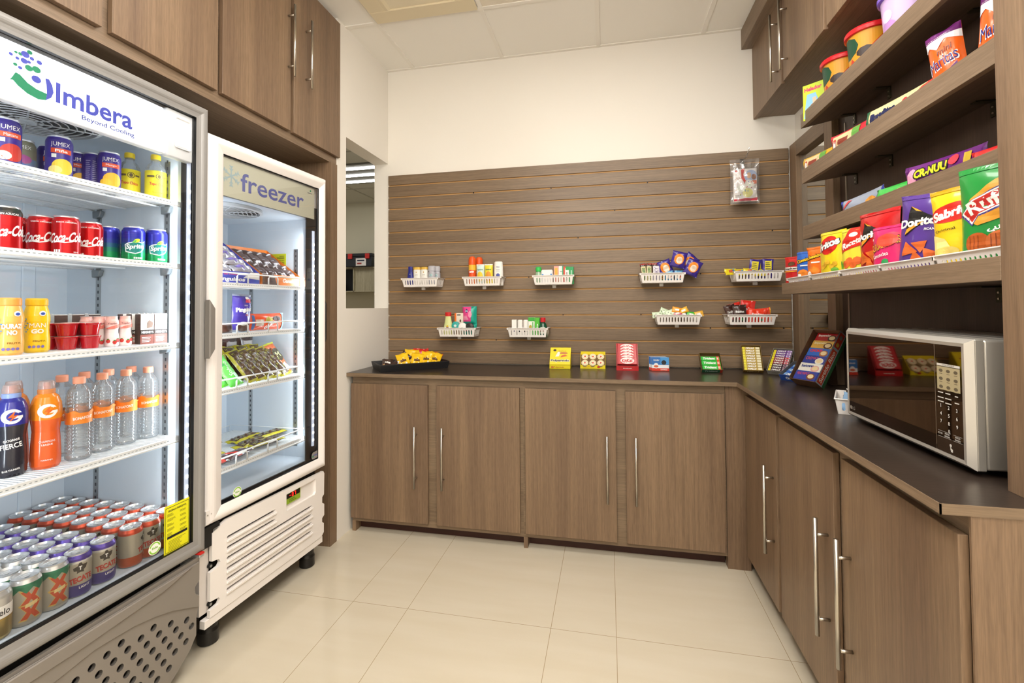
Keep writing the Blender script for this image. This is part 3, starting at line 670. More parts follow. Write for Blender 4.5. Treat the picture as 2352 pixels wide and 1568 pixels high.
# ---------- microwave ----------
t=thing('microwave','silver microwave with dark mirrored door on the right worktop','microwave',(.772,1.4675,.92)); 
SIL=M('#b9b4ab',.35,.55); SIL2=M('#cfcbc4',.28,.6); MIR=M('#2a2018',.04,.85)
MIR=bpy.data.materials.new('mirrored_glass'); MIR.use_nodes=True; b=MIR.node_tree.nodes['Principled BSDF']; b.inputs['Base Color'].default_value=(.13,.10,.08,1); b.inputs['Metallic'].default_value=1; b.inputs['Roughness'].default_value=.03
H=.262
g=G(); g.box(.0305,.27,-.2725,.262,.014,.299,SIL,bev=.006,seg=2); 
for k in range(5): g.box(.05+.045*k,.065+.045*k,-.25,.25,.297,.3,SIL,bev=.002)
g.build('body',t)
# front bezel around the glass, bevelled outward
g=G()
def ring(o,i,xo,xi,m):
    vs=[(xo,y,z) for y,z in o]+[(xi,y,z) for y,z in i]; g.add(vs,[(k,(k+1)%4,(k+1)%4+4,k+4) for k in range(4)],m)
R0=rect4(-.2745,.263,.013,.3); R1=rect4(-.262,.251,.022,.29); R2=rect4(-.253,.242,.03,.282)
ring(R0,R1,.012,.0,SIL2); ring(R1,R2,.0,.001,SIL2)
g.box(.0125,.03,-.2745,.263,.013,.3,SIL,bev=.002); g.build('bezel',t)
g=G(); g.box(.0015,.012,-.165,.2425,.0295,.2825,MIR,bev=.0008); g.build('door_glass',t)
g=G(); g.box(.0015,.012,-.2535,-.1665,.0665,.2825,MIR,bev=.0008); g.build('control_panel',t)
pn=bpy.data.objects['control_panel']
g=G(); g.box(.0015,.012,-.2535,-.1665,.0295,.0645,M('#4a3a2e',.25,.6),bev=.0008); g.build('door_button',t)
g=G(); d=D(); W_=M('#cfcac2',.5); LBL=M('#a89a78',.6)
# u runs to the right as seen from the room: u = -(y)
d.rect(.173,.232,.247,.2375,W_); d.text('COCINA INTELIGENTE',.21,.2348,M('#444038',.6),w=.04,h=.0035); d.rect(.173,.176,.247,.2305,LBL)
for i in range(3):
    for j in range(3): d.ell(.186+.024*i,.221-.019*j,.0065,.004,M('#5e5340',.6),12); d.rect(.181+.024*i,.213-.019*j,.191+.024*i,.2142-.019*j,M('#5e5340',.6))
for i,(u,v,w_) in enumerate(((.184,.169,.018),(.208,.169,.016),(.235,.167,.01),(.184,.157,.02),(.209,.157,.02),(.236,.152,.014),(.184,.1475,.02),(.209,.146,.02))): d.rect(u-w_/2,v-.0012,u+w_/2,v+.0012,W_)
for i,ch in enumerate('123456789'): d.text(ch,.184+.0255*(i%3),.138-.0185*(i//3)-.0015*(i%3),W_,h=.0085)
d.text('0',.2095,.082,W_,h=.0085)
d.text('ECO ON',.180,.072,W_,w=.014,h=.004); d.text('PARAR',.203,.074,W_,w=.015,h=.004); d.text('BORRAR',.203,.068,W_,w=.017,h=.004); d.text('INICIO',.236,.074,W_,w=.015,h=.004); d.text('RAPIDO',.236,.068,W_,w=.017,h=.004)
for a,b2 in ((.1725,.2145),(.222,.25)): d.rect(a,.0775,b2,.078,W_); d.rect(a,.064,b2,.0645,W_)
d.put(g,lambda u,v,h:(.0015-h,-u,v),h=.0003); g.build('panel_print',pn)
g=G(); d=D(); d.ell(.212,.0505,.0035,.0035,W_,12); d.rect(.211,.04,.2135,.05,W_); d.poly([(.211,.046),(.219,.0425),(.219,.036),(.213,.036)],W_); d.put(g,lambda u,v,h:(.0015-h,-u,v),h=.0003); g.build('button_print',bpy.data.objects['door_button'])
g=G(); d=D(); d.ell(-.2325,.044,.006,.006,M('#8d857a',.5),16); d.text('LG',-.217,.044,M('#8d857a',.5),w=.016,h=.01,bold=.01); d.put(g,lambda u,v,h:(.0015-h,-u,v),h=.0003); g.build('door_print',bpy.data.objects['door_glass'])
g=G(); g.box(.1,.106,-.2755,-.2715,.03,.25,SIL,bev=.0015); g.build('side_rib',t)
for x,y in ((.06,-.22),(.06,.22),(.24,-.22),(.24,.22)):
    g=G(); g.cyl(x,y,0,.0145,.014,BLACK,14); g.build('foot',t)
ALU=M('#d6d8da',.28,.6); W0=M('#f4f2ee',.45); K0=M('#1a1a1c',.45)
def col(c,rough=.35,metal=0,**k): return M(c,rough,metal,**k)
def make_can(name,label,bands,r=.033,h=.122,dec=None,cat='can',lid=ALU,seg=28):
    """bands: list of (z_top fraction, material) from the bottom"""
    prof=[(r*.78,0),(r*.94,.004),(r,.011)]; n=3
    zs=[b[0]*h for b in bands]
    body=[(r,z) for z in zs if .014<z<h-.02]; prof+=body+[(r,h-.018),(r*.97,h-.012),(r*.84,h-.003),(r*.84,h)]
    def bm(z):
        for f,m in bands:
            if z<=f*h+1e-6: return m
        return bands[-1][1]
    mats=[bm((prof[i][1]+prof[i+1][1])/2) for i in range(len(prof)-1)]; mats[0]=ALU; mats[-1]=ALU
    g=G(); g.lathe(prof,None,seg,bands=mats,cap=False); g.lathe([(.0001,.004),(r*.7,.004),(r*.78,0)],ALU,seg,cap=False)
    if dec: d=D(); dec(d,r,h); d.put(g,cylmap(r),h=.0003,dh=.00008,step=.006)
    o=g.build(name,loc=(0,0,0),off=(0,0,0)); tag(o,label,cat)
    g=G(); q=r*.84; g.lathe([(q,h),(q+.0012,h+.0015),(q-.001,h+.002),(q-.003,h-.004),(q-.0045,h-.005),(.0001,h-.0042)],lid,seg,cap=False)
    g.tube([(q*.45*math.cos(a*PI/5),q*.15+q*.34*math.sin(a*PI/5),h-.0025) for a in range(10)],.0011,lid,4,closed=True)
    g.box(-.004,.004,-q*.62,-q*.1,h-.0042,h-.0034,M('#aeb2b5',.3,.8)); g.build('lid',o)
    return Proto(o)
RED=col('#c01818',.25,.35); COKE=col('#c4161c',.22,.45)
def d_coke(d,r,h):
    d.text('Coca-Cola',.0,.058,W0,w=.088,h=.03,shear=.35,rot=.1,bold=.03,arch=0)
    d.poly([(-.034,.040),(-.02,.046),(-.004,.043),(.012,.046),(.03,.054),(.012,.0435),(-.004,.0395),(-.02,.042)],W0)
    d.text('SABOR ORIGINAL',.0,.103,W0,w=.05,h=.004); d.text('355 ml',.022,.014,W0,w=.012,h=.0035)
    for i in range(3): d.rect(-.03+.006*i,.012,-.026+.006*i,.02,W0)
P={}
P['coke']=make_can('soda_can','red soda can',[(1,COKE)],dec=d_coke)
def d_zero(d,r,h): d_coke(d,r,h); d.text('SIN AZUCAR',0,.1035,W0,w=.04,h=.005)
P['zero']=make_can('soda_can','red soda can with black top band',[(.80,COKE),(1,K0)],dec=lambda d,r,h:(d.text('Coca-Cola',0,.055,W0,w=.088,h=.03,shear=.35,rot=.1,bold=.03),d.text('SIN AZUCAR',0,.1015,W0,w=.04,h=.0055)))
SB=[(.16,col('#0f8a4a',.25,.4)),(.30,col('#128d55',.25,.4)),(.42,col('#1c7c68',.25,.4)),(.54,col('#275f83',.25,.4)),(.66,col('#2c3f95',.25,.4)),(1,col('#2a2e9a',.25,.4))]
def d_sprite(d,r,h):
    d.poly([(-.027,.034),(-.03,.06),(-.02,.066),(.0,.072),(.022,.07),(.03,.076),(.028,.05),(.018,.036),(.0,.028)],M('#e8ecec',.4))
    d.poly([(-.0245,.037),(-.027,.058),(-.018,.063),(.0,.069),(.021,.067),(.0275,.072),(.0255,.051),(.016,.0385),(.0,.031)],col('#1d7a72',.25,.3))
    d.text('Sprite',-.0,.052,W0,w=.05,h=.02,shear=.2,rot=.1,bold=.035); d.ell(.004,.074,.010,.006,M('#c9d92a',.4),14,.5); d.ell(-.002,.071,.007,.003,M('#3fae49',.4),12,.7)
    for i in range(5): d.rect(-.004+.005*i,.012,-.0005+.005*i,.018,W0)
P['sprite']=make_can('soda_can','blue and green lemon soda can',SB,dec=d_sprite)
# juice cans
JP=col('#3a2a86',.35); OR=col('#d8502a',.4)
def d_jumex(fruit,fc,word):
    def f(d,r,h):
        d.ell(.006,.040,.026,.024,fc,20); d.ell(-.012,.03,.016,.012,M(fruit,.5),16)
        d.text('JUMEX',0,.105,W0,w=.044,h=.016,bold=.05); d.rect(-.022,.08,.026,.094,OR); d.text(word,.002,.087,W0,w=.028,h=.008); d.rect(-.02,.066,-.009,.077,M('#e4e6de',.6))
        d.lines(-.02,.006,.02,.012,2,W0,.3); 
    return f
P['jpine']=make_can('juice_can','purple juice can with pineapple',[(1,JP)],.031,.132,d_jumex('#e9dc86',M('#e6c93a',.5),'Piña'))
P['jmango']=make_can('juice_can','purple juice can with mango',[(1,JP)],.031,.132,d_jumex('#f0c030',M('#e8b32a',.5),'Mango'))
P['japple']=make_can('juice_can','purple juice can with apple',[(1,JP)],.031,.132,d_jumex('#f0f0c8',M('#b8342a',.5),'Manzana'))
P['jguava']=make_can('juice_can','purple and blue juice can with pink flowers',[(.12,JP),(.55,col('#6f8ab4',.4)),(1,col('#8c8a72',.4))],.031,.125,lambda d,r,h:(d.text('JUMEX',0,.1,W0,w=.04,h=.014,bold=.05),d.ell(.0,.065,.022,.014,M('#b85a9a',.5),9),d.poly([(-.03,.03),(0,.055),(.03,.035),(.02,.015),(-.02,.012)],M('#3b66b0',.5))))
P['jback']=make_can('juice_can','purple juice can turned to show its nutrition text',[(1,JP)],.031,.132,lambda d,r,h:[d.lines(-.024+.018*i,.02,-.01+.018*i,.11,14,M('#b9b4d8',.5),.3,i) for i in range(3)])
# beer cans
GOLDG=col('#a8a294',.3,.25); SILV=col('#d0d0ce',.25,.5)
def d_eagle(d,u,v,s):
    d.poly([(u-s,v+s*.5),(u-s*.35,v+s*.8),(u-s*.2,v+s*1.3),(u+s*.1,v+s*1.35),(u+s*.3,v+s*.9),(u+s,v+s*.9),(u+s*.8,v+s*.2),(u+s*.45,v-s*.1),(u+s*.5,v-s*.5),(u,v-s*.35),(u-s*.5,v-s*.55),(u-s*.45,v-s*.1),(u-s*.9,v+.0)],M('#3a332c',.5))
    d.text('T',u,v+s*.35,W0,w=s*.45,h=s*.7,bold=.05)
def d_tecate(sub,c):
    def f(d,r,h):
        d_eagle(d,.0,.078,.016); d.text('TECATE',.002,.05,M('#a9362a',.45),w=.054,h=.0165,rot=.1,bold=.05,arch=.003); d.text(sub,.01,.029,W0,w=.026,h=.0065,rot=.06)
        d.lines(.04,.03,.06,.07,8,M('#c9c4ba',.5),.3)
    return f
TR=col('#c0492e',.3,.5); TP=col('#54429a',.3,.5)
P['tecate']=make_can('beer_can','silver beer can with orange-red neck band',[(.28,col('#b3522f',.3,.2)),(.84,GOLDG),(.96,TR),(1,SILV)],dec=d_tecate('ORIGINAL',0))
P['light']=make_can('beer_can','silver beer can with purple neck band',[(.3,col('#4b4386',.3,.2)),(.8,GOLDG),(.84,SILV),(.96,TP),(1,SILV)],dec=d_tecate('LIGHT',0))
def d_xx(d,r,h):
    X=M('#b8482a',.4); O=M('#c8a85a',.4)
    for vv in (.074,.036):
        for m,k in ((O,1.0),(X,.84)):
            a=.024*k; b=.021*k
            d.poly([(-a,vv+b),(-a*.3,vv+b),(0,vv+b*.3),(a*.4,vv+b),(a,vv+b),(a*.4,vv),(a,vv-b),(a*.35,vv-b),(0,vv-b*.35),(-a*.35,vv-b),(-a,vv-b),(-a*.4,vv)],m)
    d.poly([(-.012,.048),(.012,.052),(.014,.062),(-.01,.058)],M('#d9c58a',.4))
    for k in range(8):
        u=-.1+k*.026; d.poly([(u,.099),(u+.026,.099),(u+.013,.086)],col('#2f7a5c',.3,.4))
    d.text('SINO TODO',-.04,.05,M('#4a463e',.5),w=.05,h=.007,rot=-PI/2)
P['xx']=make_can('beer_can','silver beer can with green shoulder and big red X marks',[(.80,GOLDG),(.93,col('#2f7a5c',.3,.4)),(1,SILV)],dec=d_xx)
P['gold']=make_can('beer_can','white and gold beer can',[(.45,col('#a8925a',.3,.6)),(.9,SILV),(1,SILV)],dec=lambda d,r,h:(d.rect(-.04,.055,.05,.085,W0),d.text('odelo',.01,.07,M('#3a3a3a',.5),w=.045,h=.016),d.rect(-.04,.05,.05,.053,M('#b89a50',.4,.5))))
def ordn(i): return ['first','second','third','fourth','fifth','sixth','seventh','eighth','ninth'][i]
XS=[-1.541,-1.61,-1.679,-1.747,-1.815,-1.884,-1.951,-2.012]
YS=dict(A=1.36,B=1.298,C=1.237,D=1.147,E=1.083,F=1.021,G=.958,H=.893)
rows=[('A','tecate',8,'red-banded',0,'row against the cooler\'s right wall'),('B','tecate',7,'red-banded',0,'second row from the cooler\'s right wall'),('C','tecate',8,'red-banded',0,'third row from the cooler\'s right wall'),
 ('D','light',7,'purple-banded',0,'in the purple row nearest the red-banded cans'),('E','light',7,'purple-banded',0,'in the purple row beside the green cans'),('F','xx',5,'green-shouldered',0,'in the green row beside the purple cans'),('G','xx',4,'green-shouldered',0,'in the outer green row'),('H','gold',3,'pale gold',0,'at the far left of the cooler floor')]
rr=random.Random(3)
for key,p,n,cw,st,where in rows:
    for i in range(n):
        face=60+rr.uniform(-45,30) if i else {'A':62,'B':70,'C':130,'D':72,'E':68,'F':80,'G':78,'H':60}[key]
        P[p].put((XS[i]+rr.uniform(-.002,.002),YS[key]+rr.uniform(-.002,.002),.4655),math.radians(face),'%s beer can, %s from the glass, %s'%(cw,ordn(i),where),'beer cans on the cooler floor')
P['tecate'].put((-2.012,1.30,.4655),.3,'red-banded silver beer can in the back corner of the cooler floor','beer cans on the cooler floor')
def sod(p,x,y,z,deg,label,grp): P[p].put((x,y,z),math.radians(deg),label,grp)
Z2=1.4606
for p,x,y,dg,l in (('zero',-1.625,.953,72,'red soda can with black top band, leftmost on the second shelf'),('coke',-1.76,1.05,60,'red soda can peeking out behind the black-topped can'),('coke',-1.683,1.072,58,'red soda can between the black-topped can and the front red can'),('coke',-1.625,1.098,58,'red soda can standing furthest forward on the second shelf'),('coke',-1.66,1.19,52,'red soda can nearest the lemon soda cans'),
  ('sprite',-1.745,1.28,120,'blue-green lemon soda can mostly hidden behind the red cans'),('sprite',-1.685,1.265,170,'blue-green lemon soda can turned to its barcode side'),('sprite',-1.612,1.292,60,'blue-green lemon soda can with full logo, front of the second shelf'),('sprite',-1.59,1.356,64,'blue-green lemon soda can against the right wall of the cooler')):
    sod(p,x,y,Z2,dg,l,'soda cans on the second shelf')
Z1=1.6846
for p,x,y,dg,l in (('japple',-1.60,.935,75,'purple apple juice can cut by the left edge of the picture'),('jguava',-1.73,1.05,60,'blue-grey juice can with pink flowers on the top shelf'),('jpine',-1.735,1.125,68,'purple pineapple juice can standing behind the front one'),('jpine',-1.615,1.07,62,'purple pineapple juice can at the front of the top shelf'),('jmango',-1.72,1.19,66,'purple mango juice can standing behind the front mango can'),('jback',-1.68,1.212,60,'purple juice can showing its nutrition text'),('jmango',-1.618,1.214,60,'purple mango juice can at the front of the top shelf')):
    sod(p,x,y,Z1,dg,l,'juice cans on the top shelf')

# bottles
def make_bottle(name,label,prof,mat,cap=None,capm=None,band=None,dec=None,decr=None,bands=None,seg=28,rad=None,cat='bottle',inner=None,dstep=.006):
    g=G(); g.lathe(prof,mat,seg,bands=bands,rad=rad); o=g.build(name,loc=(0,0,0),off=(0,0,0)); tag(o,label,cat)
    if inner: g=G(); g.lathe(inner[0],inner[1],seg); g.build('drink',o)
    if cap: g=G(); g.lathe(cap,capm,20,rad=(lambda a,z:1+.012*math.cos(20*a))); g.build('cap',o)
    if band or dec:
        g=G(); r=decr
        if band: g.lathe([(r,band[0]),(r,band[1])],band[2],seg,cap=False,rad=rad if rad is None else None)
        if dec: d=D(); dec(d,r); d.put(g,cylmap(r),h=.0004,dh=.00008,step=dstep)
        g.build('print',o)
    return Proto(o)
PET=glassmat('clear_plastic',tint=(.95,.97,.98),gl=.05,rough=.06,fres=1.42,op=.10,opc=(.85,.9,.93))
hh=.25; wp=[(.026,0),(.031,.005)]
z=.012
while z<.105: wp+=[(.0312,z),(.0296,z+.005)]; z+=.0105
wp+=[(.0308,.112),(.0305,.148)]
while z<.19:
    z=max(z,.152); wp+=[(.0312,z),(.0297,z+.005)]; z+=.0105
wp+=[(.030,.196),(.026,.209),(.018,.220),(.0135,.227),(.0132,.236)]
CAPP=M('#f2a586',.4)
def d_bona(d,r):
    O=M('#f08a30',.45)
    pts=[(-.075+.15*k/24,.146+.005*math.sin(k*.9)+.004*math.sin(k*.37)) for k in range(25)]
    for k in range(24): d.poly([(pts[k][0],.140),(pts[k+1][0],.140),pts[k+1],pts[k]],O)
    d.text('BONAFONT',.0,.128,W0,w=.046,h=.0085,rot=.06); d.text('BONAFONT',-.075,.128,W0,w=.046,h=.0085,rot=.06)
P['water']=make_bottle('water_bottle','clear water bottle with orange label',wp,PET,[(.0145,.229),(.015,.231),(.015,.247),(.0135,.250)],CAPP,(.11,.143,M('#f08a30',.45)),d_bona,.0313)
W4=.8436
for i,(x,y,dg,l) in enumerate(((-1.688,1.135,40,'clear water bottle with pink cap behind the orange sports drink'),(-1.595,1.118,75,'clear water bottle furthest forward, beside the orange sports drink'),(-1.70,1.207,60,'clear water bottle in the back row, left of three'),(-1.612,1.197,62,'clear water bottle in the front row, second from the orange drink'),(-1.69,1.275,60,'clear water bottle in the back row, middle of three'),(-1.618,1.277,45,'clear water bottle in the front row, third from the orange drink'),(-1.69,1.352,60,'clear water bottle in the back row, against the right wall'),(-1.615,1.352,60,'clear water bottle in the front row, against the right wall'))):
    P['water'].put((x,y,W4),math.radians(dg),l,'water bottles on the fourth shelf')
def gator(label,c,c2,txt,dk):
    gp=[(.029,0),(.033,.008),(.0335,.03),(.0325,.06),(.0305,.09),(.0295,.105),(.031,.12),(.0338,.14),(.0345,.165),(.033,.185),(.027,.203),(.019,.212),(.0175,.22)]
    mm=M(c,.18,coat=.5); m2=M(c2,.2,coat=.5)
    def f(d,r):
        d.ell(.0,.165,.021,.02,M('#f4f2ee',.4),24); d.ell(.002,.165,.0125,.012,mm,20); d.rect(.003,.159,.021,.166,W0); d.rect(.012,.166,.024,.174,mm)
        d.poly([(.006,.180),(-.008,.162),(.001,.163),(-.006,.150),(.012,.168),(.003,.167)],M('#e0601c',.4)); 
        for i,(t,v,w_,h_) in enumerate(txt): d.text(t,.0,v,W0,w=w_,h=h_,rot=dk)
    g=G(); g.lathe(gp,None,28,bands=[m2,m2,m2,m2,m2,m2,m2,mm,mm,mm,mm,mm]); o=g.build('sports_drink_bottle',loc=(0,0,0),off=(0,0,0)); tag(o,label,'bottle')
    d=D(); f(d,.0345); g=G()
    rz=[(z_,r_) for r_,z_ in gp]
    def R(z_):
        for (a,ra),(b,rb) in zip(rz,rz[1:]):
            if a<=z_<=b: return ra+(rb-ra)*(z_-a)/(b-a)
        return .03
    d.put(g,lambda u,v,h:((R(v)+h)*math.cos(-PI/2+u/.033),(R(v)+h)*math.sin(-PI/2+u/.033),v),h=.0005,dh=.0001,step=.005); g.build('print',o)
    g=G(); g.lathe([(.0185,.2125),(.0195,.214),(.0195,.224),(.018,.226)],M('#8fa6dd' if 'blue' in label else '#d88a50',.3),20); g.lathe([(.0185,.226),(.0188,.236),(.0165,.247),(.0155,.2485)],glassmat('cap_dome',tint=(.95,.8,.75),gl=.05,rough=.15,op=.35,opc=(.93,.8,.78)),20); g.lathe([(.009,.226),(.008,.24),(.006,.243)],M('#e2703a',.4),14); g.build('cap',o)
    return Proto(o)
P['gblue']=gator('dark blue sports drink bottle with white G and orange bolt','#2c2f8c','#23242e',[('GATORADE',.1,.035,.006),('FIERCE',.085,.046,.014),('BLUE THUNDER',.02,.034,.005)],.12)
P['gor']=gator('orange sports drink bottle with white G and orange bolt','#ee8a1e','#e8622a',[('CHAMPIONS',.078,.036,.006),('LEAGUE',.069,.024,.005),('NARANJA',.025,.024,.005)],0)
for p,x,y,dg,l in (('gblue',-1.625,.972,62,'dark blue sports drink bottle at the front of the fourth shelf'),('gor',-1.61,1.044,62,'orange sports drink bottle at the front, beside the dark blue one'),('gor',-1.70,1.022,40,'orange sports drink bottle behind the dark blue and orange ones'),('gor',-1.70,.952,70,'orange sports drink bottle cut by the left edge of the picture')):
    P[p].put((x,y,W4),math.radians(dg),l,'sports drinks on the fourth shelf')
# lemon mineral water
def d_topo(d,r):
    d.text('Topo Chico',.0,.058,M('#d2452a',.4),w=.05,h=.0135,rot=-.05,bold=.04); d.rect(-.034,.083,-.01,.090,M('#6b5a2a',.5)); d.ell(.004,.087,.0105,.0105,M('#5a4a1e',.5),16); d.ell(.004,.087,.0085,.0085,M('#e3d23a',.5),16); d.ell(.004,.087,.005,.007,M('#5a4a1e',.5),10); d.rect(.016,.084,.03,.09,M('#6b5a2a',.5)); d.text('MINERAL WATER',.0,.03,M('#3a3a10',.5),w=.03,h=.0035)
P['topo']=make_bottle('mineral_water_bottle','mineral water bottle with yellow label',[(.027,0),(.031,.006),(.031,.108),(.029,.120),(.022,.134),(.0145,.142),(.0135,.152)],PET,[(.0145,.152),(.015,.154),(.015,.168),(.013,.171)],M('#e0c21e',.4),(.006,.108,M('#efe020',.45)),d_topo,.0315)
P['topo'].put((-1.595,1.355,Z1),math.radians(62),'yellow-labelled mineral water bottle at the front right of the top shelf','mineral water bottles on the top shelf')
P['topo'].put((-1.665,1.318,Z1),math.radians(52),'yellow-labelled mineral water bottle standing behind its twin','mineral water bottles on the top shelf')
# drinking yoghurts
def yog(label,c,c2,words):
    yp=[(.024,0),(.028,.006),(.0285,.035),(.0265,.06),(.0265,.075),(.0285,.09),(.028,.105),(.024,.125),(.0215,.135)]
    def f(d,r):
        for t,v,w_,h_ in words: d.text(t,.002,v,W0,w=w_,h=h_,bold=.05)
        for k in range(4): d.ell(-.014+.009*k,.017,.0038,.004,M('#7a6ab0',.5),10)
        d.ell(.012,.112,.0075,.0075,M('#e8eef8',.5),14); d.ell(.0125,.111,.005,.004,M('#3a56b0',.5),12); d.text('FRUTA',.006,.033,M('#8a6010',.5),w=.026,h=.005)
        for k in range(7): d.ell(-.022+.004*math.sin(k*2.1),.06+.006*k,.0022,.002,M('#4a86c0',.5),6)
    o=make_bottle('yoghurt_bottle',label,yp,M(c,.35,coat=.3),[(.0225,.134),(.0235,.136),(.0235,.151),(.0215,.1555)],M(c2,.35),dec=f,decr=.029)
    return o
P['ymango']=yog('yellow drinking yoghurt bottle with mango lettering','#f2c714','#efb91a',[('MAN',.078,.034,.013),('GO',.061,.026,.013)])
P['yora']=yog('orange drinking yoghurt bottle with peach picture','#f3b65a','#efa04a',[('DURAZ',.078,.04,.013),('NO',.061,.02,.013)])
Z3=1.1776
P['yora'].put((-1.60,.95,Z3),math.radians(66),'orange drinking yoghurt bottle at the left edge of the third shelf','drinking yoghurts on the third shelf')
P['ymango'].put((-1.71,1.015,Z3),math.radians(60),'yellow drinking yoghurt bottle behind the orange and yellow ones','drinking yoghurts on the third shelf')
P['ymango'].put((-1.625,1.027,Z3),math.radians(58),'yellow drinking yoghurt bottle at the front of the third shelf','drinking yoghurts on the third shelf')
# jelly cups, two high
g=G(); g.lathe([(.021,0),(.0265,.034),(.0285,.036),(.0285,.039)],M('#b3101c',.12,coat=.6),24); o=g.build('jelly_cup',loc=(0,0,0),off=(0,0,0)); tag(o,'red jelly cup','jelly cup'); g=G(); g.lathe([(.0001,.0392),(.029,.0392),(.029,.0402)],M('#d9b8b4',.3,.3),24,cap=False); g.build('lid',o); P['jelly']=Proto(o)
for i,(x,y) in enumerate(((-1.632,1.108),(-1.615,1.16),(-1.685,1.095),(-1.672,1.152))):
    for k in (0,1): P['jelly'].put((x,y,Z3+k*.0408),0,'red jelly cup, %s of the %s pair, %s row'%(('bottom','top')[k],('left','right')[i%2],('front','back')[i//2]),'stacked red jelly cups')
# small strawberry yoghurt bottles
def d_yop(d,r):
    Rr=M('#c8342c',.45); d.text('Yoplait',.0,.075,M('#8a5a5a',.5),w=.026,h=.0075,shear=.2); d.poly([(-.02,.058),(-.005,.066),(.022,.074),(.022,.062),(.0,.058)],M('#e88070',.5))
    for u,v in ((-.011,.018),(.006,.014),(.016,.02)): d.ell(u,v,.006,.0065,Rr,12); d.ell(u,v+.006,.0035,.002,M('#3f8a3a',.5),8)
P['yop']=make_bottle('small_yoghurt_bottle','small pink and white yoghurt bottle',[(.016,0),(.0185,.005),(.0185,.03),(.0165,.045),(.0165,.055),(.0185,.07),(.0175,.083),(.015,.09),(.0145,.098)],None,[(.0155,.098),(.016,.0995),(.0001,.1005)],M('#d8cfcd',.3,.3),dec=d_yop,decr=.0187,bands=[M('#f4e6e2',.35)]*5+[M('#f0b8ae',.35)]*4,seg=20)
for i,(x,y,l) in enumerate(((-1.64,1.205,'small pink yoghurt bottle just right of the jelly cups'),(-1.605,1.203+.016,'small pink yoghurt bottle in the middle of its front row'),(-1.605,1.262,'small pink yoghurt bottle beside the milk cartons'),(-1.685,1.20,'small pink yoghurt bottle in the row behind, left one'),(-1.67,1.243,'small pink yoghurt bottle in the row behind, right one'))):
    P['yop'].put((x,y,Z3),math.radians(58),l,'small pink yoghurt bottles')
# chocolate milk cartons
g=G(); g.box(-.0205,.0205,-.0165,.0165,0,.105,M('#efece6',.4),bev=.001); g.box(-.0207,-.0195,-.0168,.0168,.001,.104,M('#4a352c',.45)); g.box(-.02,.02,-.016,.016,.1045,.106,M('#d8d2ca',.4))
d=D(); d.rect(-.0205,.001,.0205,.034,M('#8a5248',.45)); d.rect(-.0205,.034,.0205,.05,M('#2c221e',.45)); d.text("HERSHEY'S",.001,.042,W0,w=.036,h=.009,bold=.03); d.poly([(.0,.055),(.016,.06),(.018,.075),(.006,.084),(.0,.075)],M('#8a7468',.5)); d.lines(-.016,.008,.016,.028,4,W0,.4,3)
d.put(g,planey(-.0165)); o=g.build('milk_carton',loc=(0,0,0),off=(0,0,0)); tag(o,'small chocolate milk carton','carton')
g=G(); g.tube([(.012,.004,.106),(.012,.012,.1075)],.0015,W0,6); g.build('straw_seal',o); P['milk']=Proto(o)
for r in range(3):
    for c,y in enumerate((1.312,1.362)):
        P['milk'].put((-1.585-.038*r,y,Z3),math.radians(76),'small white and brown milk carton, %s from the glass, %s column'%(ordn(r),('left','right')[c]),'milk cartons on the third shelf')
for i,y in enumerate((1.115,1.165,1.215,1.265)):
    P['milk'].put((-1.755,y,Z3+.0),math.radians(170),'dark milk carton in the row behind the jelly and yoghurt, %s from the left'%ordn(i),'milk cartons on the third shelf')
def pmap(w,h,t,bow=0,seed=0,taper=.06,pu=2.4,pv=3.0,wr=.0012):
    rr=random.Random(seed); ph=[rr.uniform(0,6) for _ in range(4)]
    def f(u,v,hh,s=-1):
        a=min(1,abs(2*u/w)); b=min(1,abs(2*v/h-1)); S=max(0,1-a**pu)**.7*max(0,1-b**pv)**.6
        x=u*(1-taper*max(0,1-b**pv)); W=wr*S*(math.sin(u*140+ph[0]+v*45)+math.sin(v*110+ph[1]-u*60)+.8*math.sin(v*230+ph[2]))
        cr=(max(0,b-.82)/.18)**2*.0035*math.sin(u*(3.2*PI/w)+ph[3]) if w<h*1.4 else 0
        return (x, s*(t/2*S+hh)+W+bow*(v/h)**2+cr, v)
    return f
def pouch(name,label,w,h,t,m,dec=None,seed=0,edge=None,cat='snack bag',bow=0,back=None,step=.008,wr=.0012,lr=False,taper=.06,vs_=None):
    f=pmap(w,h,t,bow,seed,taper,wr=wr); g=G(); nx,nz=(12,14) if not lr else (16,10)
    if lr:
        f0=pmap(h,w,t,0,seed,taper,wr=wr)
        def f(u,v,hh,s=-1):
            p=f0(v-h/2,u+w/2,hh,s); return (u,p[1],p[0]+h/2)
    for s in (-1,1):
        vs=[f(-w/2+w*i/nx,h*j/nz,0,s) for j in range(nz+1) for i in range(nx+1)]
        fs=[(j*(nx+1)+i,j*(nx+1)+i+1,(j+1)*(nx+1)+i+1,(j+1)*(nx+1)+i) for j in range(nz) for i in range(nx)]
        if s==1: fs=[q[::-1] for q in fs]
        g.add(vs,fs,m if s==-1 or not back else back,True)
    d=D(); e=edge or m
    if not lr:
        d.rect(-w/2,0,w/2,h*.055,e); d.rect(-w/2,h*.945,w/2,h,e)
    else:
        d.rect(-w/2,0,-w/2+w*.05,h,e); d.rect(w/2-w*.05,0,w/2,h,e)
    if dec: dec(d,w,h)
    if vs_:   # printed design starts above the hidden foot of the bag
        d.L=[d.L[0],d.L[1]]+[([(x,(vs_[0]*h+vs_[1]*y)) for x,y in q],ff,mm_) for q,ff,mm_ in d.L[2:]]
    def cl(u,v,hh):
        u=min(max(u,-w/2),w/2); v=min(max(v,0),h); return f(u,v,hh,-1)
    d.put(g,cl,h=.0007,dh=.00035,step=step)
    o=g.build(name,loc=(0,0,0),off=(0,0,0)); tag(o,label,cat); return Proto(o)
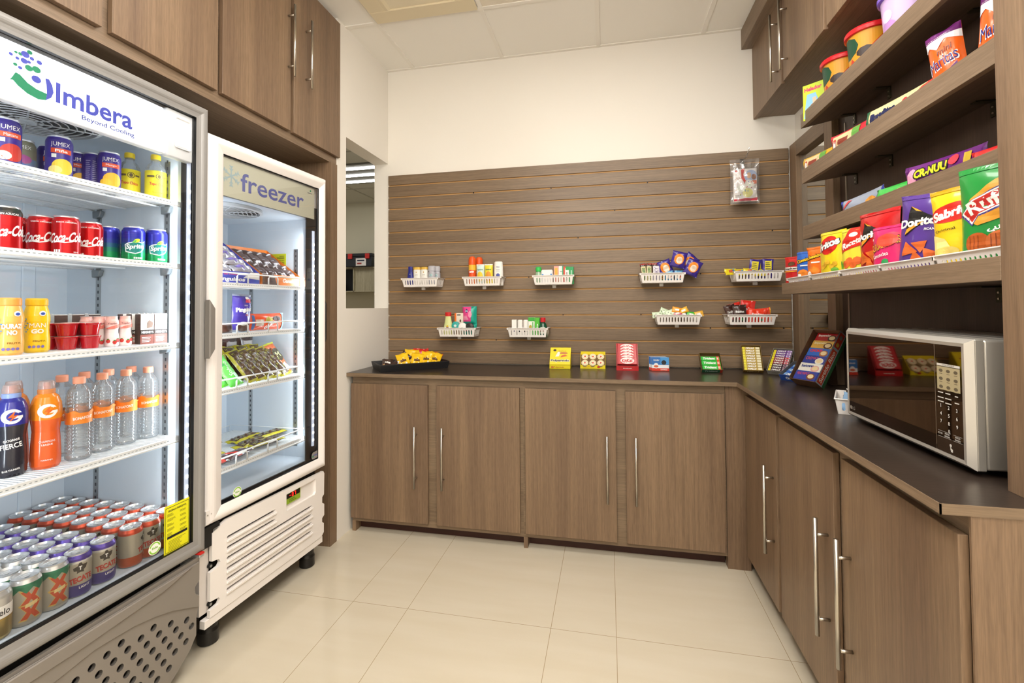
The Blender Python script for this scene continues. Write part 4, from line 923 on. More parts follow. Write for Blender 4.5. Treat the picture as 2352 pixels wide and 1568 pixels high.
def foil(c,rough=.28): return M(c,rough,coat=.4)
def boxitem(name,label,cat,w,dp,h,m,dec=None,bev=.001,side=None):
    g=G(); g.box(-w/2,w/2,-dp/2,dp/2,0,h,m,bev=bev)
    if dec: d=D(); dec(d,w,h); d.put(g,planey(-dp/2),h=.0003)
    if side: d=D(); side(d,dp,h); d.put(g,lambda u,v,hh:(w/2+hh,u,v),h=.0003)
    o=g.build(name,loc=(0,0,0),off=(0,0,0)); tag(o,label,cat); return Proto(o)
def latheitem(name,label,cat,prof,m,sy=1,cap=None,capm=None,dec=None,r=.02,bands=None):
    T=Matrix.Diagonal((1,sy,1,1)); g=G(); g.lathe(prof,m,24,T,bands=bands)
    if dec:
        d=D(); dec(d,r); d.put(g,lambda u,v,hh:((r+hh)*math.cos(-PI/2+u/r),sy*(r+hh)*math.sin(-PI/2+u/r),v),h=.0004,step=.006)
    o=g.build(name,loc=(0,0,0),off=(0,0,0)); tag(o,label,cat)
    if cap: g=G(); g.lathe(cap,capm,20,T); g.build('cap',o)
    return Proto(o)

# ---------- white slotted baskets ----------
BW=M('#f1ebe6',.38)
def make_basket(W,Dp,H,ins,nf,ns,label,clip=True):
    g=G()
    def wall(width,n,Pm):
        s0=width/2-ins; out=[(-s0,0),(s0,0),(width/2,H),(-width/2,H)]; pitch=(2*s0-.012)/n; holes=[]
        for i in range(n):
            c=-s0+.006+pitch*(i+.5); holes.append(slot(c-pitch*.24,c+pitch*.24,H*.22,H*.76,3))
        holed(g,out,holes,BW,Pm,.0016)
    yf=lambda b:Dp/2-ins*(1-b/H); xf=lambda b:W/2-ins*(1-b/H)
    wall(W,nf,lambda a,b,d:(a,-yf(b)+d,b)); wall(W,nf,lambda a,b,d:(a,yf(b)-d,b))
    wall(Dp,ns,lambda a,b,d:(xf(b)-d,a,b)); wall(Dp,ns,lambda a,b,d:(-xf(b)+d,a,b))
    g.box(-W/2+ins,W/2-ins,-Dp/2+ins,Dp/2-ins,0,.0018,BW)
    e=.005
    for a,b,c,d in ((-W/2-e,W/2+e,-Dp/2-e,-Dp/2+.001),(-W/2-e,W/2+e,Dp/2-.001,Dp/2+e*.4),(-W/2-e,-W/2+.001,-Dp/2,Dp/2),(W/2-.001,W/2+e,-Dp/2,Dp/2)): g.box(a,b,c,d,H-.003,H+.0005,BW,bev=.0008)
    for sx in (-1,1): g.box(sx*(W/2)-.004,sx*(W/2)+.004,-Dp/2-.004,-Dp/2+.004,H-.012,H-.002,BW,bev=.001)
    o=g.build('storage_basket',loc=(0,0,0),off=(0,0,0)); tag(o,label,'basket')
    if clip:
        g=G(); g.box(-.012,.012,-.004,.012,-.02,.0,M('#d9d6d4',.25),bev=.002); g.box(-.012,.012,.0,Dp/2,-.004,-.0005,M('#d9d6d4',.25)); g.build('hanging_clip',o)
    return Proto(o)
bk=make_basket(.25,.13,.057,.011,13,6,'white slotted basket')
YB=2.872; BZ=1.4325; C1=1.108; C2=1.187
for x,z,l in ((-1.20,BZ,'white slotted basket holding lotions, leftmost of the upper baskets'),(-.78,BZ,'white slotted basket holding the orange insect spray'),(-.327,BZ,'white slotted basket holding toothpaste boxes, third in the upper row'),(.315,BZ,'white slotted basket holding marshmallow lollies and chocolate bars'),(.832,BZ,'white slotted basket holding purple and yellow chocolate packs'),
  (-.95,C1,'white slotted basket holding pink sanitary pads in the lower row'),(-.49,C1,'white slotted basket holding mouthwash and white tubs'),(.40,C2,'white slotted basket holding small green-white sweets in the lower row'),(.795,C2,'white slotted basket holding red and brown gummy packs')):
    bk.put((x,YB,z),0,l,'slatwall baskets')
def at_(p,x,z,lab,grp=None,dy=0,rot=0,ty=0,tx=0): return p.put((x*.99,YB+dy,z+.0022),(tx,ty,rot),lab,grp)
NV='#2b2f86'
# basket 1
p=latheitem('lotion_bottle','','bottle',[(.021,0),(.023,.004),(.022,.06),(.016,.1),(.015,.101),(.0155,.134),(.014,.136)],M(NV,.3),.6,dec=lambda d,r:(d.ell(0,.085,.009,.0045,M('#1a1d60',.4),14),d.text('NIVEA',0,.085,W0,w=.012,h=.003)),r=.0185)
at_(p,-1.305,BZ,'dark blue lotion bottle in the far left upper basket')
p=latheitem('shampoo_bottle','','bottle',[(.024,0),(.025,.004),(.0245,.112),(.022,.114)],M('#f1eee6',.35),.6,[(.0235,.114),(.0245,.116),(.0235,.129),(.02,.131)],M('#e2b64a',.35),lambda d,r:(d.text('PANTENE',0,.078,M('#555',.5) if 0 else M('#565048',.5),w=.02,h=.004),d.ell(0,.096,.003,.005,M('#c9a24a',.5),10)),.0245)
at_(p,-1.257,BZ,'white shampoo bottle with gold cap beside the blue lotion','shampoo bottles'); at_(p,-1.205,BZ,'white shampoo bottle with gold cap beside the clear bottles','shampoo bottles'); at_(p,-1.23,BZ,'white shampoo bottle standing behind the two others','shampoo bottles',.034)
CLP=glassmat('frosted_plastic',tint=(.92,.92,.96),gl=.06,rough=.25,fres=1.4,op=.45,opc=(.85,.85,.92))
p=latheitem('gel_bottle','','bottle',[(.023,0),(.025,.005),(.025,.09),(.02,.1),(.0245,.104),(.0245,.132),(.02,.137)],CLP,.7,dec=lambda d,r:(d.ell(0,.075,.012,.01,M('#a9c7c4',.5),14),d.text('Baby',0,.075,M('#5a6aa0',.5),w=.014,h=.006)),r=.0252)
at_(p,-1.152,BZ,'clear gel bottle nearer the shampoo in the far left upper basket','gel bottles'); at_(p,-1.128,BZ,'clear gel bottle at the right end of the far left basket','gel bottles',.03)
# basket 2
OF='#e8571c'
p=latheitem('insect_spray','','spray can',[(.0235,0),(.0245,.004),(.0245,.055),(.0245,.1),(.0245,.135)],None,1,[(.0245,.1355),(.0248,.15),(.024,.172),(.018,.186),(.010,.19)],M(OF,.35),lambda d,r:(d.ell(0,.088,.022,.014,M('#e0431a',.4),18),d.text('OFF!',0,.088,W0,w=.034,h=.014,bold=.05),d.lines(-.014,.02,.014,.05,4,W0,.3)),.0245,bands=[M('#d9724a',.35),M('#e8834f',.35),M(OF,.35),M('#f0b838',.35)])
at_(p,-.866,BZ,'orange insect spray can at the front of its basket','insect sprays',-.01); at_(p,-.832,BZ,'orange insect spray can behind its twin','insect sprays',.035)
def tube(c,c2,tx):
    f=lambda d,w,h:(d.ell(0,h*.42,w*.36,h*.24,M(c2,.5),18),d.text(tx,0,h*.74,M('#4a7a58',.5),w=w*.7,h=h*.09),d.rect(-w*.3,h*.3,w*.3,h*.34,W0))
    return pouch('cream_tube','',.052,.137,.028,M(c,.35),f,3,M('#f2efe8',.4),'cream tube',wr=0,step=.012,taper=-.0)
p=tube('#cfe3dc','#e8c93a','repelente'); at_(p,-.808,BZ,'pale blue-green cream tube beside the insect spray',dy=-.02)
p=tube('#ecd93a','#e59a3a','repelente'); at_(p,-.752,BZ,'yellow cream tube in the insect spray basket',dy=-.02)
p=latheitem('body_lotion','','bottle',[(.028,0),(.03,.004),(.031,.08),(.029,.12),(.027,.148),(.022,.153)],M('#f2efe9',.3),.6,dec=lambda d,r:(d.text('Hinds',0,.118,M('#3c3f78',.5),w=.022,h=.008,shear=.2),d.rect(-.012,.1,.012,.1015,M('#3c3f78',.5)),d.rect(-.012,.09,.012,.0912,M('#3c3f78',.5)),d.ell(0,.065,.013,.012,M('#5560a8',.5),9)),r=.0312)
at_(p,-.692,BZ,'white body lotion bottle with blue print at the basket\'s right end')
# basket 3
p=latheitem('gel_bottle','','bottle',[(.021,0),(.022,.005),(.022,.06),(.014,.082)],glassmat('green_gel',tint=(.8,.95,.8),gl=.06,rough=.1,op=.4,opc=(.6,.85,.6)),1,[(.015,.082),(.018,.088),(.019,.108),(.012,.113)],M('#3cc45a',.35))
at_(p,-.43,BZ,'small clear bottle with bright green cap in the toothpaste basket')
p=boxitem('soap_case','','soap case','',.0,.0,.0) if 0 else boxitem('soap_case','','soap case',.076,.04,.093,M('#f3f1ee',.3),lambda d,w,h:(d.rect(-w*.42,h*.55,-w*.28,h*.72,M('#4a8fd0',.5)),d.rect(w*.28,h*.55,w*.42,h*.72,M('#4a8fd0',.5)),d.rect(-w*.28,h*.56,w*.28,h*.7,M('#dfe6ee',.5))),.008)
at_(p,-.374,BZ,'white rounded case with two blue squares in the toothpaste basket')
def tpb(c,parts): 
    return boxitem('medicine_box','','box',.029,.036,.112,M(c,.4),parts)
at_(tpb('#e8a69a',lambda d,w,h:(d.rect(-w*.3,h*.5,w*.3,h*.9,M('#e9b04a',.5)),d.rect(-w*.4,h*.1,w*.4,h*.14,W0))),-.313,BZ,'pink box with orange panel in the toothpaste basket',dy=-.02)
at_(tpb('#efece4',lambda d,w,h:(d.rect(w*.25,0,w*.5,h,M('#2f9a6a',.5)),d.text('Alka',0,h*.7,M('#2f6a5a',.5),w=w*.5,h=.006))),-.283,BZ,'white box with green stripe in the toothpaste basket',dy=-.02)
p=boxitem('toothpaste_box','','box',.034,.036,.108,M('#d8432f',.4),lambda d,w,h:(d.rect(-w*.2,0,w*.5,h*.9,M('#f2efe9',.4)),d.rect(-w*.1,h*.8,w*.5,h,M('#1f9a4a',.4)),d.text('Colgate',w*.12,h*.45,M('#1a1a1a',.5),w=.05,h=.014,rot=PI/2,shear=.2)))
at_(p,-.251,BZ,'red and white toothpaste box with black script',dy=-.02)
at_(boxitem('toothpaste_box','','box',.03,.036,.106,M('#2a9a58',.4),lambda d,w,h:(d.rect(-w*.1,h*.2,w*.2,h*.8,M('#9ac8a8',.5)),)),-.22,BZ,'green toothpaste box at the right end of its basket',dy=-.02)
# basket 4 chocolate bars and lollies
def bar(c,tx,tc,ec,w=.034,h=.115,name='chocolate_bar',t=.016,cat='chocolate bar',band=None):
    def f(d,w,h):
        if band: d.rect(-w*.42,h*.1,w*.42,h*.86,M(band,.4))
        d.text(tx,0,h*.48,M(tc,.4),w=h*.62,h=w*.5,rot=PI/2,bold=.04,shear=.15)
    return pouch(name,'',w,h,t,foil(c),f,hash(tx)%9,foil(ec),cat,step=.012,wr=.0006)
pb=bar('#3a1c16','SNICKERS','#3f7a40','#b02a22',band='#d9cfa0')
at_(pb,.225,BZ,'brown and red chocolate bar at the left end of the lolly basket','chocolate bars in the lolly basket',-.02,0,-.14); at_(pb,.246,BZ,'brown chocolate bar with cream panel, second from left in the lolly basket','chocolate bars in the lolly basket',-.02)
at_(bar('#3a1c1e','MILKY','#4a2a6a','#b02a22',w=.046,band='#e4dfe6'),.288,BZ,'dark wrapper with white and purple stripes in the lolly basket',dy=-.02)
at_(bar('#2f7a35','MILO','#d86a2a','#d8c82a',w=.032,h=.112),.326,BZ,'green snack wrapper in the lolly basket',dy=-.02)
pz=pouch('biscuit_pack','',.05,.07,.016,foil('#5aa0cc'),lambda d,w,h:(d.rect(-w*.4,h*.3,w*.4,h*.7,W0),d.poly([(0,h*.2),(w*.3,h*.5),(w*.1,h*.6)],M('#d06a4a',.5))),2,None,'biscuit pack')
at_(pz,.36,BZ,'blue and white biscuit pack under the lollies, left one','small biscuit packs',-.03); at_(pz,.415,BZ,'blue and white biscuit pack under the lollies, right one','small biscuit packs',-.028,.1)
def lolly(d,w,h):
    d.ell(0,h*.52,w*.34,h*.33,M('#f08a1e',.45),20); d.ell(.003,h*.46,w*.22,h*.22,M('#f4e2cc',.45),20)
pl=pouch('marshmallow_lolly','',.085,.095,.024,foil('#3c2a8a'),lolly,5,foil('#33247c'),'lolly',wr=.002)
for x,z,r_,dy,l in ((.352,1.475,.35,-.02,'purple-wrapped lolly with orange disc, leftmost of the four'),(.398,1.52,-.25,-.045,'purple-wrapped lolly with orange disc, topmost at the front'),(.44,1.52,-.75,.0,'purple-wrapped lolly mostly hidden behind the others'),(.468,1.475,-.45,-.035,'purple-wrapped lolly leaning over the basket\'s right edge')):
    pl.put((x,YB+dy,z),(0,r_*-1,0),l,'marshmallow lollies')
# basket 5
py=pouch('candy_pack','',.07,.045,.014,foil('#e6cf1e'),lambda d,w,h:(d.rect(-w*.2,h*.3,w*.3,h*.7,M('#b8502a',.5)),d.ell(w*.2,h*.6,.008,.008,M('#3a8ab8',.5),12)),4,None,'candy pack',lr=True)
for x,z,r_,dy,l in ((.70,1.47,.3,-.03,'yellow candy pack at the left end of the top right basket'),(.75,1.468,-.1,-.01,'yellow candy pack second from left in the top right basket'),(.80,1.47,.15,-.035,'yellow candy pack in the middle of the top right basket'),(.84,1.462,-.2,-.035,'yellow candy pack partly under the purple chocolate packs')): py.put((x,YB+dy,z),(-.5,0,r_),l,'yellow candy packs')
at_(pouch('candy_pack','',.03,.03,.012,foil('#4a9ad0'),None,1,None,'candy pack'),.718,BZ+.046,'small blue sweet on the yellow packs')
pj=pouch('chocolate_pack','',.06,.125,.016,foil('#3a2a86'),lambda d,w,h:(d.rect(-w*.3,h*.5,w*.3,h*.9,M('#e8d83a',.5)),d.lines(-w*.25,h*.54,w*.25,h*.88,4,M('#3a3420',.5),.4),d.poly([(-w*.2,h*.1),(w*.15,h*.1),(w*.3,h*.45),(-w*.3,h*.48)],M('#e6e0e0',.4)),d.text('Hey',0,h*.3,M('#c8282a',.5),w=w*.5,h=h*.16)),6,None,'chocolate pack')
for x,r_,dy,l in ((.82,.15,-.02,'purple and yellow chocolate pack, left of three'),(.862,-.05,.015,'purple and yellow chocolate pack, middle and furthest back'),(.897,.05,-.025,'purple and yellow chocolate pack, right of three')): at_(pj,x,BZ,l,'purple chocolate packs',dy,0,r_)
# lower basket 1
p=latheitem('detergent_bottle','','bottle',[(.035,0),(.036,.006),(.034,.04),(.025,.085),(.02,.115),(.019,.128)],M('#d8dc98',.35),.55,[(.0205,.128),(.021,.13),(.021,.152),(.018,.154)],M('#cc2222',.35),lambda d,r:(d.ell(0,.05,.018,.018,W0,18),d.ell(0,.048,.012,.012,M('#7a2a2a',.5),12),d.poly([(-.012,.06),(.012,.06),(.0,.072)],M('#e0c020',.5))),.034)
at_(p,-1.037,C1,'pale green cleaner bottle with red cap at the left of its basket')
p=boxitem('blister_card','','card pack',.058,.01,.148,M('#e8dccb',.5),lambda d,w,h:(d.rect(-w*.5,0,-w*.3,h,M('#e8742a',.5)),d.rect(-.012,h*.9,.012,h*.94,M('#2a2622',.5)),d.ell(.01,h*.66,.006,.01,M('#5a4a3a',.5),12)),.001)
at_(p,-.965,C1,'cream and orange hanging card pack in the pads basket',dy=.01)
def pads(d,w,h):
    d.rect(-w*.5,h*.15,w*.15,h*.97,M('#e0458a',.4)); d.poly([(-w*.15,h*.62),(-w*.02,h*.74),(-w*.15,h*.86),(-w*.28,h*.74)],M('#2c2f7a',.4)); d.text('Saba',-w*.15,h*.74,W0,w=w*.2,h=h*.07); d.lines(-w*.4,h*.25,w*.0,h*.5,4,M('#f2b8cc',.5),.5); d.ell(w*.1,h*.55,w*.13,h*.2,M('#ee9aba',.5),7)
pp=pouch('pads_pack','',.10,.118,.05,M('#1fa08c',.3),pads,2,None,'sanitary pads',wr=.0005)
at_(pp,-.895,C1+.075,'pink and teal sanitary pads pack standing on top','sanitary pads packs',.02); at_(pouch('pads_pack','',.10,.078,.055,M('#1fa08c',.3),lambda d,w,h:(d.rect(-w*.4,h*.4,w*.1,h*.95,M('#c8457a',.4)),),3,None,'sanitary pads',wr=.0005),-.895,C1,'teal pads pack lying underneath the pink one','sanitary pads packs',.02)
g=G(); g.lathe([(.027,-.009),(.0275,0),(.026,.006),(.012,.01)],M('#35a49c',.3),24,Matrix.Rotation(PI/2,4,'X')); d=D(); d.ell(0,0,.01,.008,M('#d8e8e4',.5),12); d.put(g,lambda u,v,h:(u,-.0102-h,v)); o=g.build('round_tin',loc=(0,0,0),off=(0,0,0)); tag(o,'','tin'); ptn=Proto(o)
ptn.put((-.962,YB-.04,C1+.07),0,'round teal tin standing on edge in the pads basket')
for c,x,l in (('#efece8',-.915,'round white tin standing on edge in the pads basket'),('#2a2826',-.868,'round black tin standing on edge in the pads basket')):
    g=G(); g.lathe([(.027,-.009),(.0275,0),(.026,.006),(.012,.01)],M(c,.3),24,Matrix.Rotation(PI/2,4,'X')); d=D(); d.rect(-.006,-.012,.006,-.004,M('#3a9a4a',.5)); d.put(g,lambda u,v,h:(u,-.0102-h,v)); o=g.build('round_tin',loc=(x,YB-.042,C1+.062),off=(0,0,0)); tag(o,l,'tin')
# lower basket 2
p=boxitem('tissue_box','','box',.03,.036,.105,M('#f3f1ec',.4),lambda d,w,h:(d.ell(.004,h*.32,.008,.004,M('#2a3060',.5),12),)); at_(p,-.588,C1,'plain white box at the left of the mouthwash basket')
p=latheitem('deodorant','','bottle',[(.016,0),(.017,.004),(.017,.06),(.0165,.061),(.0165,.098),(.013,.104)],M('#f1efea',.3),.8,dec=lambda d,r:d.ell(0,.032,.011,.005,M('#1c1c20',.5),12),r=.017)
at_(p,-.552,C1,'white roll-on deodorant nearer the plain white box','roll-on deodorants'); at_(p,-.515,C1,'white roll-on deodorant nearer the green box','roll-on deodorants')
at_(boxitem('medicine_box','','box',.04,.036,.12,M('#e9ece0',.4),lambda d,w,h:(d.rect(-w*.5,h*.8,w*.5,h,M('#3fa83f',.5)),d.ell(-.006,h*.45,.01,.02,M('#b8a040',.5),12),d.rect(w*.15,0,w*.3,h*.75,M('#4aa84a',.5)))),-.474,C1,'white box with green top in the mouthwash basket',dy=-.01)
at_(boxitem('medicine_box','','box',.03,.036,.118,M('#52b838',.4),lambda d,w,h:(d.text('Bio',0,h*.5,W0,w=.04,h=.012,rot=PI/2),)),-.438,C1,'bright green box with white script in the mouthwash basket',dy=-.005)
at_(boxitem('medicine_box','','box',.02,.03,.112,M('#5a3a8a',.4)),-.42,C1,'narrow purple box behind the mouthwash',dy=.03)
p=latheitem('mouthwash_bottle','','bottle',[(.025,0),(.027,.005),(.027,.06),(.02,.082),(.012,.088),(.012,.094)],M('#0f4a32',.1,coat=.6),.8,[(.0145,.09),(.016,.093),(.0165,.116),(.014,.119)],M('#c4202a',.3),lambda d,r:(d.rect(-.014,.02,.014,.06,M('#d8ddd0',.5)),d.rect(-.014,.034,.014,.042,M('#b83a3a',.5))),.027)
at_(p,-.4,C1,'dark green mouthwash bottle with red cap',dy=-.03)
# lower basket 3
ps=pouch('candy_stick_pack','',.06,.04,.014,foil('#cfe0c0'),lambda d,w,h:[d.ell(-w*.35+.012*i,h*(.3+.3*(i%2)),.003,.003,M('#4a5a40',.5),8) for i in range(5)],1,None,'candy pack',lr=True)
for x,z,r_,dy,l in ((.29,1.225,-.1,-.03,'pale green spotted sweet pack at the left of its basket'),(.325,1.245,.4,-.02,'pale green spotted sweet pack standing tallest'),(.365,1.238,-.3,-.03,'pale green spotted sweet pack next to the orange one')): ps.put((x,YB+dy,z),(-.4,r_,0),l,'pale green sweet packs')
for c,x,z,r_,l in (('#f0a02a',.395,1.255,.2,'orange sweet pack on top of the green-white sweets'),('#c85a7a',.405,1.235,-.3,'pink sweet pack under the orange ones'),('#f0b83a',.44,1.252,-.4,'yellow-orange round sweet pack in the sweets basket'),('#3a4a58',.43,1.232,.3,'dark grey-blue sweet pack in the sweets basket'),('#4ab83a',.475,1.228,.1,'bright green sweet pack in the sweets basket'),('#e8b040',.52,1.23,-.2,'golden sweet pack at the right end of the sweets basket')):
    q=pouch('candy_pack','',.055,.036,.016,foil(c),lambda d,w,h:(d.rect(-w*.2,h*.3,w*.2,h*.6,W0),),int(x*100)%7,None,'candy pack',lr=True); q.put((x,YB-.03,z),(-.3,r_,0),l,'assorted sweet packs')
# lower basket 4
def gum(d,w,h): d.ell(-w*.1,h*.3,.008,.007,M('#b82a2a',.4),12); d.ell(w*.2,h*.25,.009,.007,M('#2a8a4a',.4),12); d.text('Panditas',0,h*.65,W0,w=w*.6,h=h*.12)
for c,w_,h_,x,dy,ty,l in (('#3a1c16',.062,.115,.722,-.02,-.3,'dark brown gummy pack at the left end of its basket'),('#3a201a',.075,.11,.745,-.045,-.05,'dark brown gummy pack in front of the red packs'),('#d8281e',.08,.135,.785,.0,.12,'shiny red gummy pack standing tallest'),('#d02a1c',.07,.125,.765,.03,-.3,'red gummy pack behind the tallest one')):
    q=pouch('gummy_pack','',w_,h_,.02,foil(c),gum,int(x*99)%7,None,'gummy pack',wr=.002); at_(q,x,C2+(.02 if x<.7 else 0),l,'gummy packs in the lower right basket',dy,0,ty)
for x,z,r_,l in ((.83,1.192,.05,'orange-red gummy pack lying right of the brown packs'),(.865,1.195,-.1,'orange-red gummy pack at the right end of its basket')):
    q=pouch('gummy_pack','',.105,.085,.02,foil('#e23a1e'),gum,int(x*99)%7,foil('#e8a020') if x>.85 else None,'gummy pack',wr=.002,lr=True); q.put((x,YB-.025+.03*(x>.85),z),(0,r_,0),l,'gummy packs in the lower right basket')
# ---------- hanging balloon pack ----------
t=thing('peg_hook','short chrome peg hook on the slatwall holding the party balloon pack','hook',(.79,2.935,2.155))
g=G(); g.tube([(0,0,-.01),(0,-.03,-.012),(0,-.10,0.0),(.005,-.135,.035)],.0028,CHROME,8); g.box(-.012,.012,-.002,.003,-.025,.01,CHROME); g.build('peg',t)
t=thing('balloon_pack','clear bag with white card of party balloons hanging on a peg','party pack',(.785,2.868,1.88))
g=G(); g.box(-.062,.062,-.011,.011,.015,.205,M('#f3ece6',.4),bev=.001); d=D()
R_=M('#d8382a',.45); d.poly([(-.062,.018),(.062,.018),(.062,.036),(.03,.032),(0,.035),(-.03,.03),(-.062,.029)],M('#c4283c',.5)); d.ell(.03,.16,.034,.036,M('#aebcdc',.5),18); d.poly([(-.022,.2),(-.002,.205),(-.01,.17),(.0,.14),(.012,.125),(-.002,.118),(-.02,.15)],R_)
d.ell(.02,.165,.012,.018,M('#e2b48c',.5),14); d.ell(.046,.155,.013,.017,M('#9a6448',.5),14); d.rect(.03,.115,.06,.135,M('#e0602c',.5))
d.ell(.02,.115,.024,.026,M('#f2eee0',.4),20); d.ell(.012,.065,.028,.026,M('#e6e08a',.4),20); d.ell(-.025,.09,.022,.022,M('#eef0e0',.4),18)
rr=random.Random(2)
for k in range(14): d.ell(rr.uniform(-.03,.035),rr.uniform(.05,.13),.003,.003,M(('#d83a3a','#e0c030','#5ab060','#5a7ac8')[k%4],.5),8)
d.text('FUN',-.036,.15,M('#b08070',.5),w=.032,h=.012); d.ell(-.048,.192,.007,.006,R_,12); d.lines(-.056,.04,-.03,.055,2,M('#8a8078',.5),.4); d.put(g,planey(-.011)); g.build('card',t)
g=G(); BAG=glassmat('clear_bag',tint=(.96,.96,.97),gl=.10,rough=.12,fres=1.35,op=.06,opc=(.9,.9,.9)); f=pmap(.158,.262,.036,seed=4,taper=.02,wr=.003)
for s in (-1,1):
    g.add([f(-.079+.158*i/14,.262*j/16,.003,s) for j in range(17) for i in range(15)],[(j*15+i,j*15+i+1,(j+1)*15+i+1,(j+1)*15+i) for j in range(16) for i in range(14)],BAG,True)
g.build('clear_bag',t)
# ---------- counter displays ----------
ZC=.9205
def wedge(name,label,w,L,front,th,m,pos,rotz,dec=None,side=None,inner=None,lip=None,sidem=None,D_=None):
    """open slanted carton: either a full wedge or (D_) a shallow tray leaning on an easel; returns placer for packs on the slope"""
    c,s=math.cos(th),math.sin(th)
    if D_: front=D_*c
    t=thing(name,label,'display box',pos,rotz)
    y1=L*c; z1=L*s+front; k=.0015; inn=inner or M('#6a5138',.6)
    if D_: prof=[(D_*s,0),(0,front),(y1,z1),(y1+D_*s,z1-D_*c)]
    else: prof=[(0,0),(0,front),(y1,z1),(y1,0)]
    g=G()
    for a,b in ((-w/2-k,-w/2),(w/2,w/2+k)): g.prism(prof,a,b,sidem or m,'x')
    if D_:
        nx=(s*k,-c*k)
        g.prism([(0,front),(c*k,front+s*k),(D_*s+c*k,s*k),(D_*s,0)],-w/2,w/2,m,'x')
        g.prism([(y1-c*k,z1-s*k),(y1,z1),(y1+D_*s,z1-D_*c),(y1+D_*s-c*k,z1-D_*c-s*k)],-w/2,w/2,m,'x')
        g.prism([(D_*s,0),(D_*s+y1,L*s),(D_*s+y1-s*k,L*s+c*k),(D_*s-s*k,c*k)],-w/2,w/2,inn,'x')
        fy=D_*s+y1*.75; g.prism([(fy,L*s*.74),(fy+.006,L*s*.74),(fy+.022,0),(fy+.018,0)],-w*.2,w*.2,inn,'x')
        if dec: d=D(); dec(d,w,D_); d.put(g,lambda u,v,h:(u,(D_-v)*s-c*h,v*c-s*h),h=.0003)
        if side: d=D(); side(d,L,D_,th); d.put(g,lambda u,v,h:(w/2+k+h,u*c+(D_-v)*s,front+u*s-(D_-v)*c),h=.0003)
    else:
        g.box(-w/2,w/2,0,k,0,front,m); g.box(-w/2,w/2,y1-k,y1,0,z1,m)
        if dec: d=D(); dec(d,w,front); d.put(g,planey(0),h=.0003)
        if side: d=D(); side(d,y1,z1,th); d.put(g,lambda u,v,h:(w/2+k+h,u,v),h=.0003)
    g.build('carton',t)
    dz=.02 if lip is None else lip
    if not D_: g=G(); g.add([(-w/2,k,front-dz+.001),(w/2,k,front-dz+.001),(w/2,y1-k,z1-dz),(-w/2,y1-k,z1-dz)],[(0,1,2,3)],inn); g.build('liner',t)
    Rz=Matrix.Rotation(rotz,4,'Z')
    def put(proto,u,v,lab,grp,off=0,rz=0):
        if D_: e=D_-.0025-off; p=Vector((u,v*c+e*s,front+v*s-e*c))
        else: p=Vector((u,v*c,front-dz+v*s+off+.0012))
        q=Vector(pos)+Rz.to_3x3()@p
        return proto.put(q,(Matrix.Rotation(rotz,3,'Z')@Matrix.Rotation(th,3,'X')@Matrix.Rotation(rz,3,'Z')).to_euler(),lab,grp)
    return t,put
def flat(name,cat,w,l,t,m,dec=None,bev=.002,ends=None):
    g=G(); g.box(-w/2,w/2,-l/2,l/2,0,t,m,bev=min(bev,t*.4))
    if ends: g.box(-w/2-.004,-w/2+.001,-l/2*.9,l/2*.9,t*.4,t*.5,ends); g.box(w/2-.001,w/2+.004,-l/2*.9,l/2*.9,t*.4,t*.5,ends)
    if dec: d=D(); dec(d,w,l); d.put(g,lambda u,v,h:(u,v,t+h),h=.0003)
    o=g.build(name,loc=(0,0,0),off=(0,0,0)); tag(o,'',cat); return Proto(o)
YL=M('#ecd81c',.4)
# 1 tamarind pulp box: closed slanted yellow carton
t=thing('candy_carton','yellow tamarind candy carton with slanted lid, leftmost box on the worktop','display box',(-.288,2.785,ZC))
g=G(); g.prism([(0,0),(0,.03),(.068,.122),(.085,.122),(.085,0)],-.063,.063,YL,'x',bev=.001)
d=D(); RD=M('#c8342a',.45); BKR=M('#2a1c10',.5); d.rect(-.063,.021,.063,.0225,M('#8a7a10',.5)); d.text('Pulparindo',-.005,.01,M('#a02a1a',.5),w=.06,h=.008,bold=.03); d.ell(-.045,.01,.01,.006,M('#c87a2a',.5),12); d.put(g,planey(0),h=.0004)
d=D(); d.text('Pulparindo',0,.022,M('#f4efe0',.4),w=.118,h=.021,bold=.13); d.text('Pulparindo',0,.022,BKR,w=.112,h=.017,bold=.04); d.poly([(-.03,.05),(-.015,.085),(0,.08),(-.008,.052)],M('#f0ece0',.5)); d.poly([(0,.045),(.045,.055),(.03,.065),(.01,.06)],M('#d86a3a',.5)); d.ell(.02,.075,.025,.007,M('#c87a4a',.5),14); d.ell(-.035,.095,.01,.008,M('#3a2a1a',.5),10); d.text('dulce',.01,.09,M('#c8a030',.5),w=.05,h=.008)
c_,s_=math.cos(math.atan2(.092,.068)),math.sin(math.atan2(.092,.068)); d.put(g,lambda u,v,h:(u,v*c_-h*s_,.03+v*s_+h*c_),h=.0004); g.build('carton',t)
# 2 marzipan rounds
t2,put=wedge('display_box','yellow open carton with six round marzipan sweets on the worktop',.146,.10,.022,.85,YL,(-.093,2.822,ZC),0,lambda d,w,h:(d.text('MAZAPAN',-.03,h*.5,M('#b8622a',.5),w=.05,h=.008),d.ell(.035,h*.5,.01,.006,M('#c02a20',.5),12)),inner=M('#7a5a3a',.6))
g=G(); g.lathe([(.021,0),(.0215,.004),(.0205,.017)],M('#ead9a8',.5),24); d=D(); d.ell(0,0,.0185,.0185,M('#f2e6c4',.4),20); d.ell(0,0,.0155,.0155,M('#b8906a',.5),20); d.ell(0,0,.0140,.0140,M('#f2e6c4',.4),20); d.ell(0,-.001,.0055,.005,M('#d8281e',.4),12); d.ell(0,.007,.004,.002,M('#3a8a3a',.5),8); d.put(g,lambda u,v,h:(u,v,.017+h)); o=g.build('marzipan_sweet',loc=(0,0,0),off=(0,0,0)); tag(o,'','sweet'); pm=Proto(o)
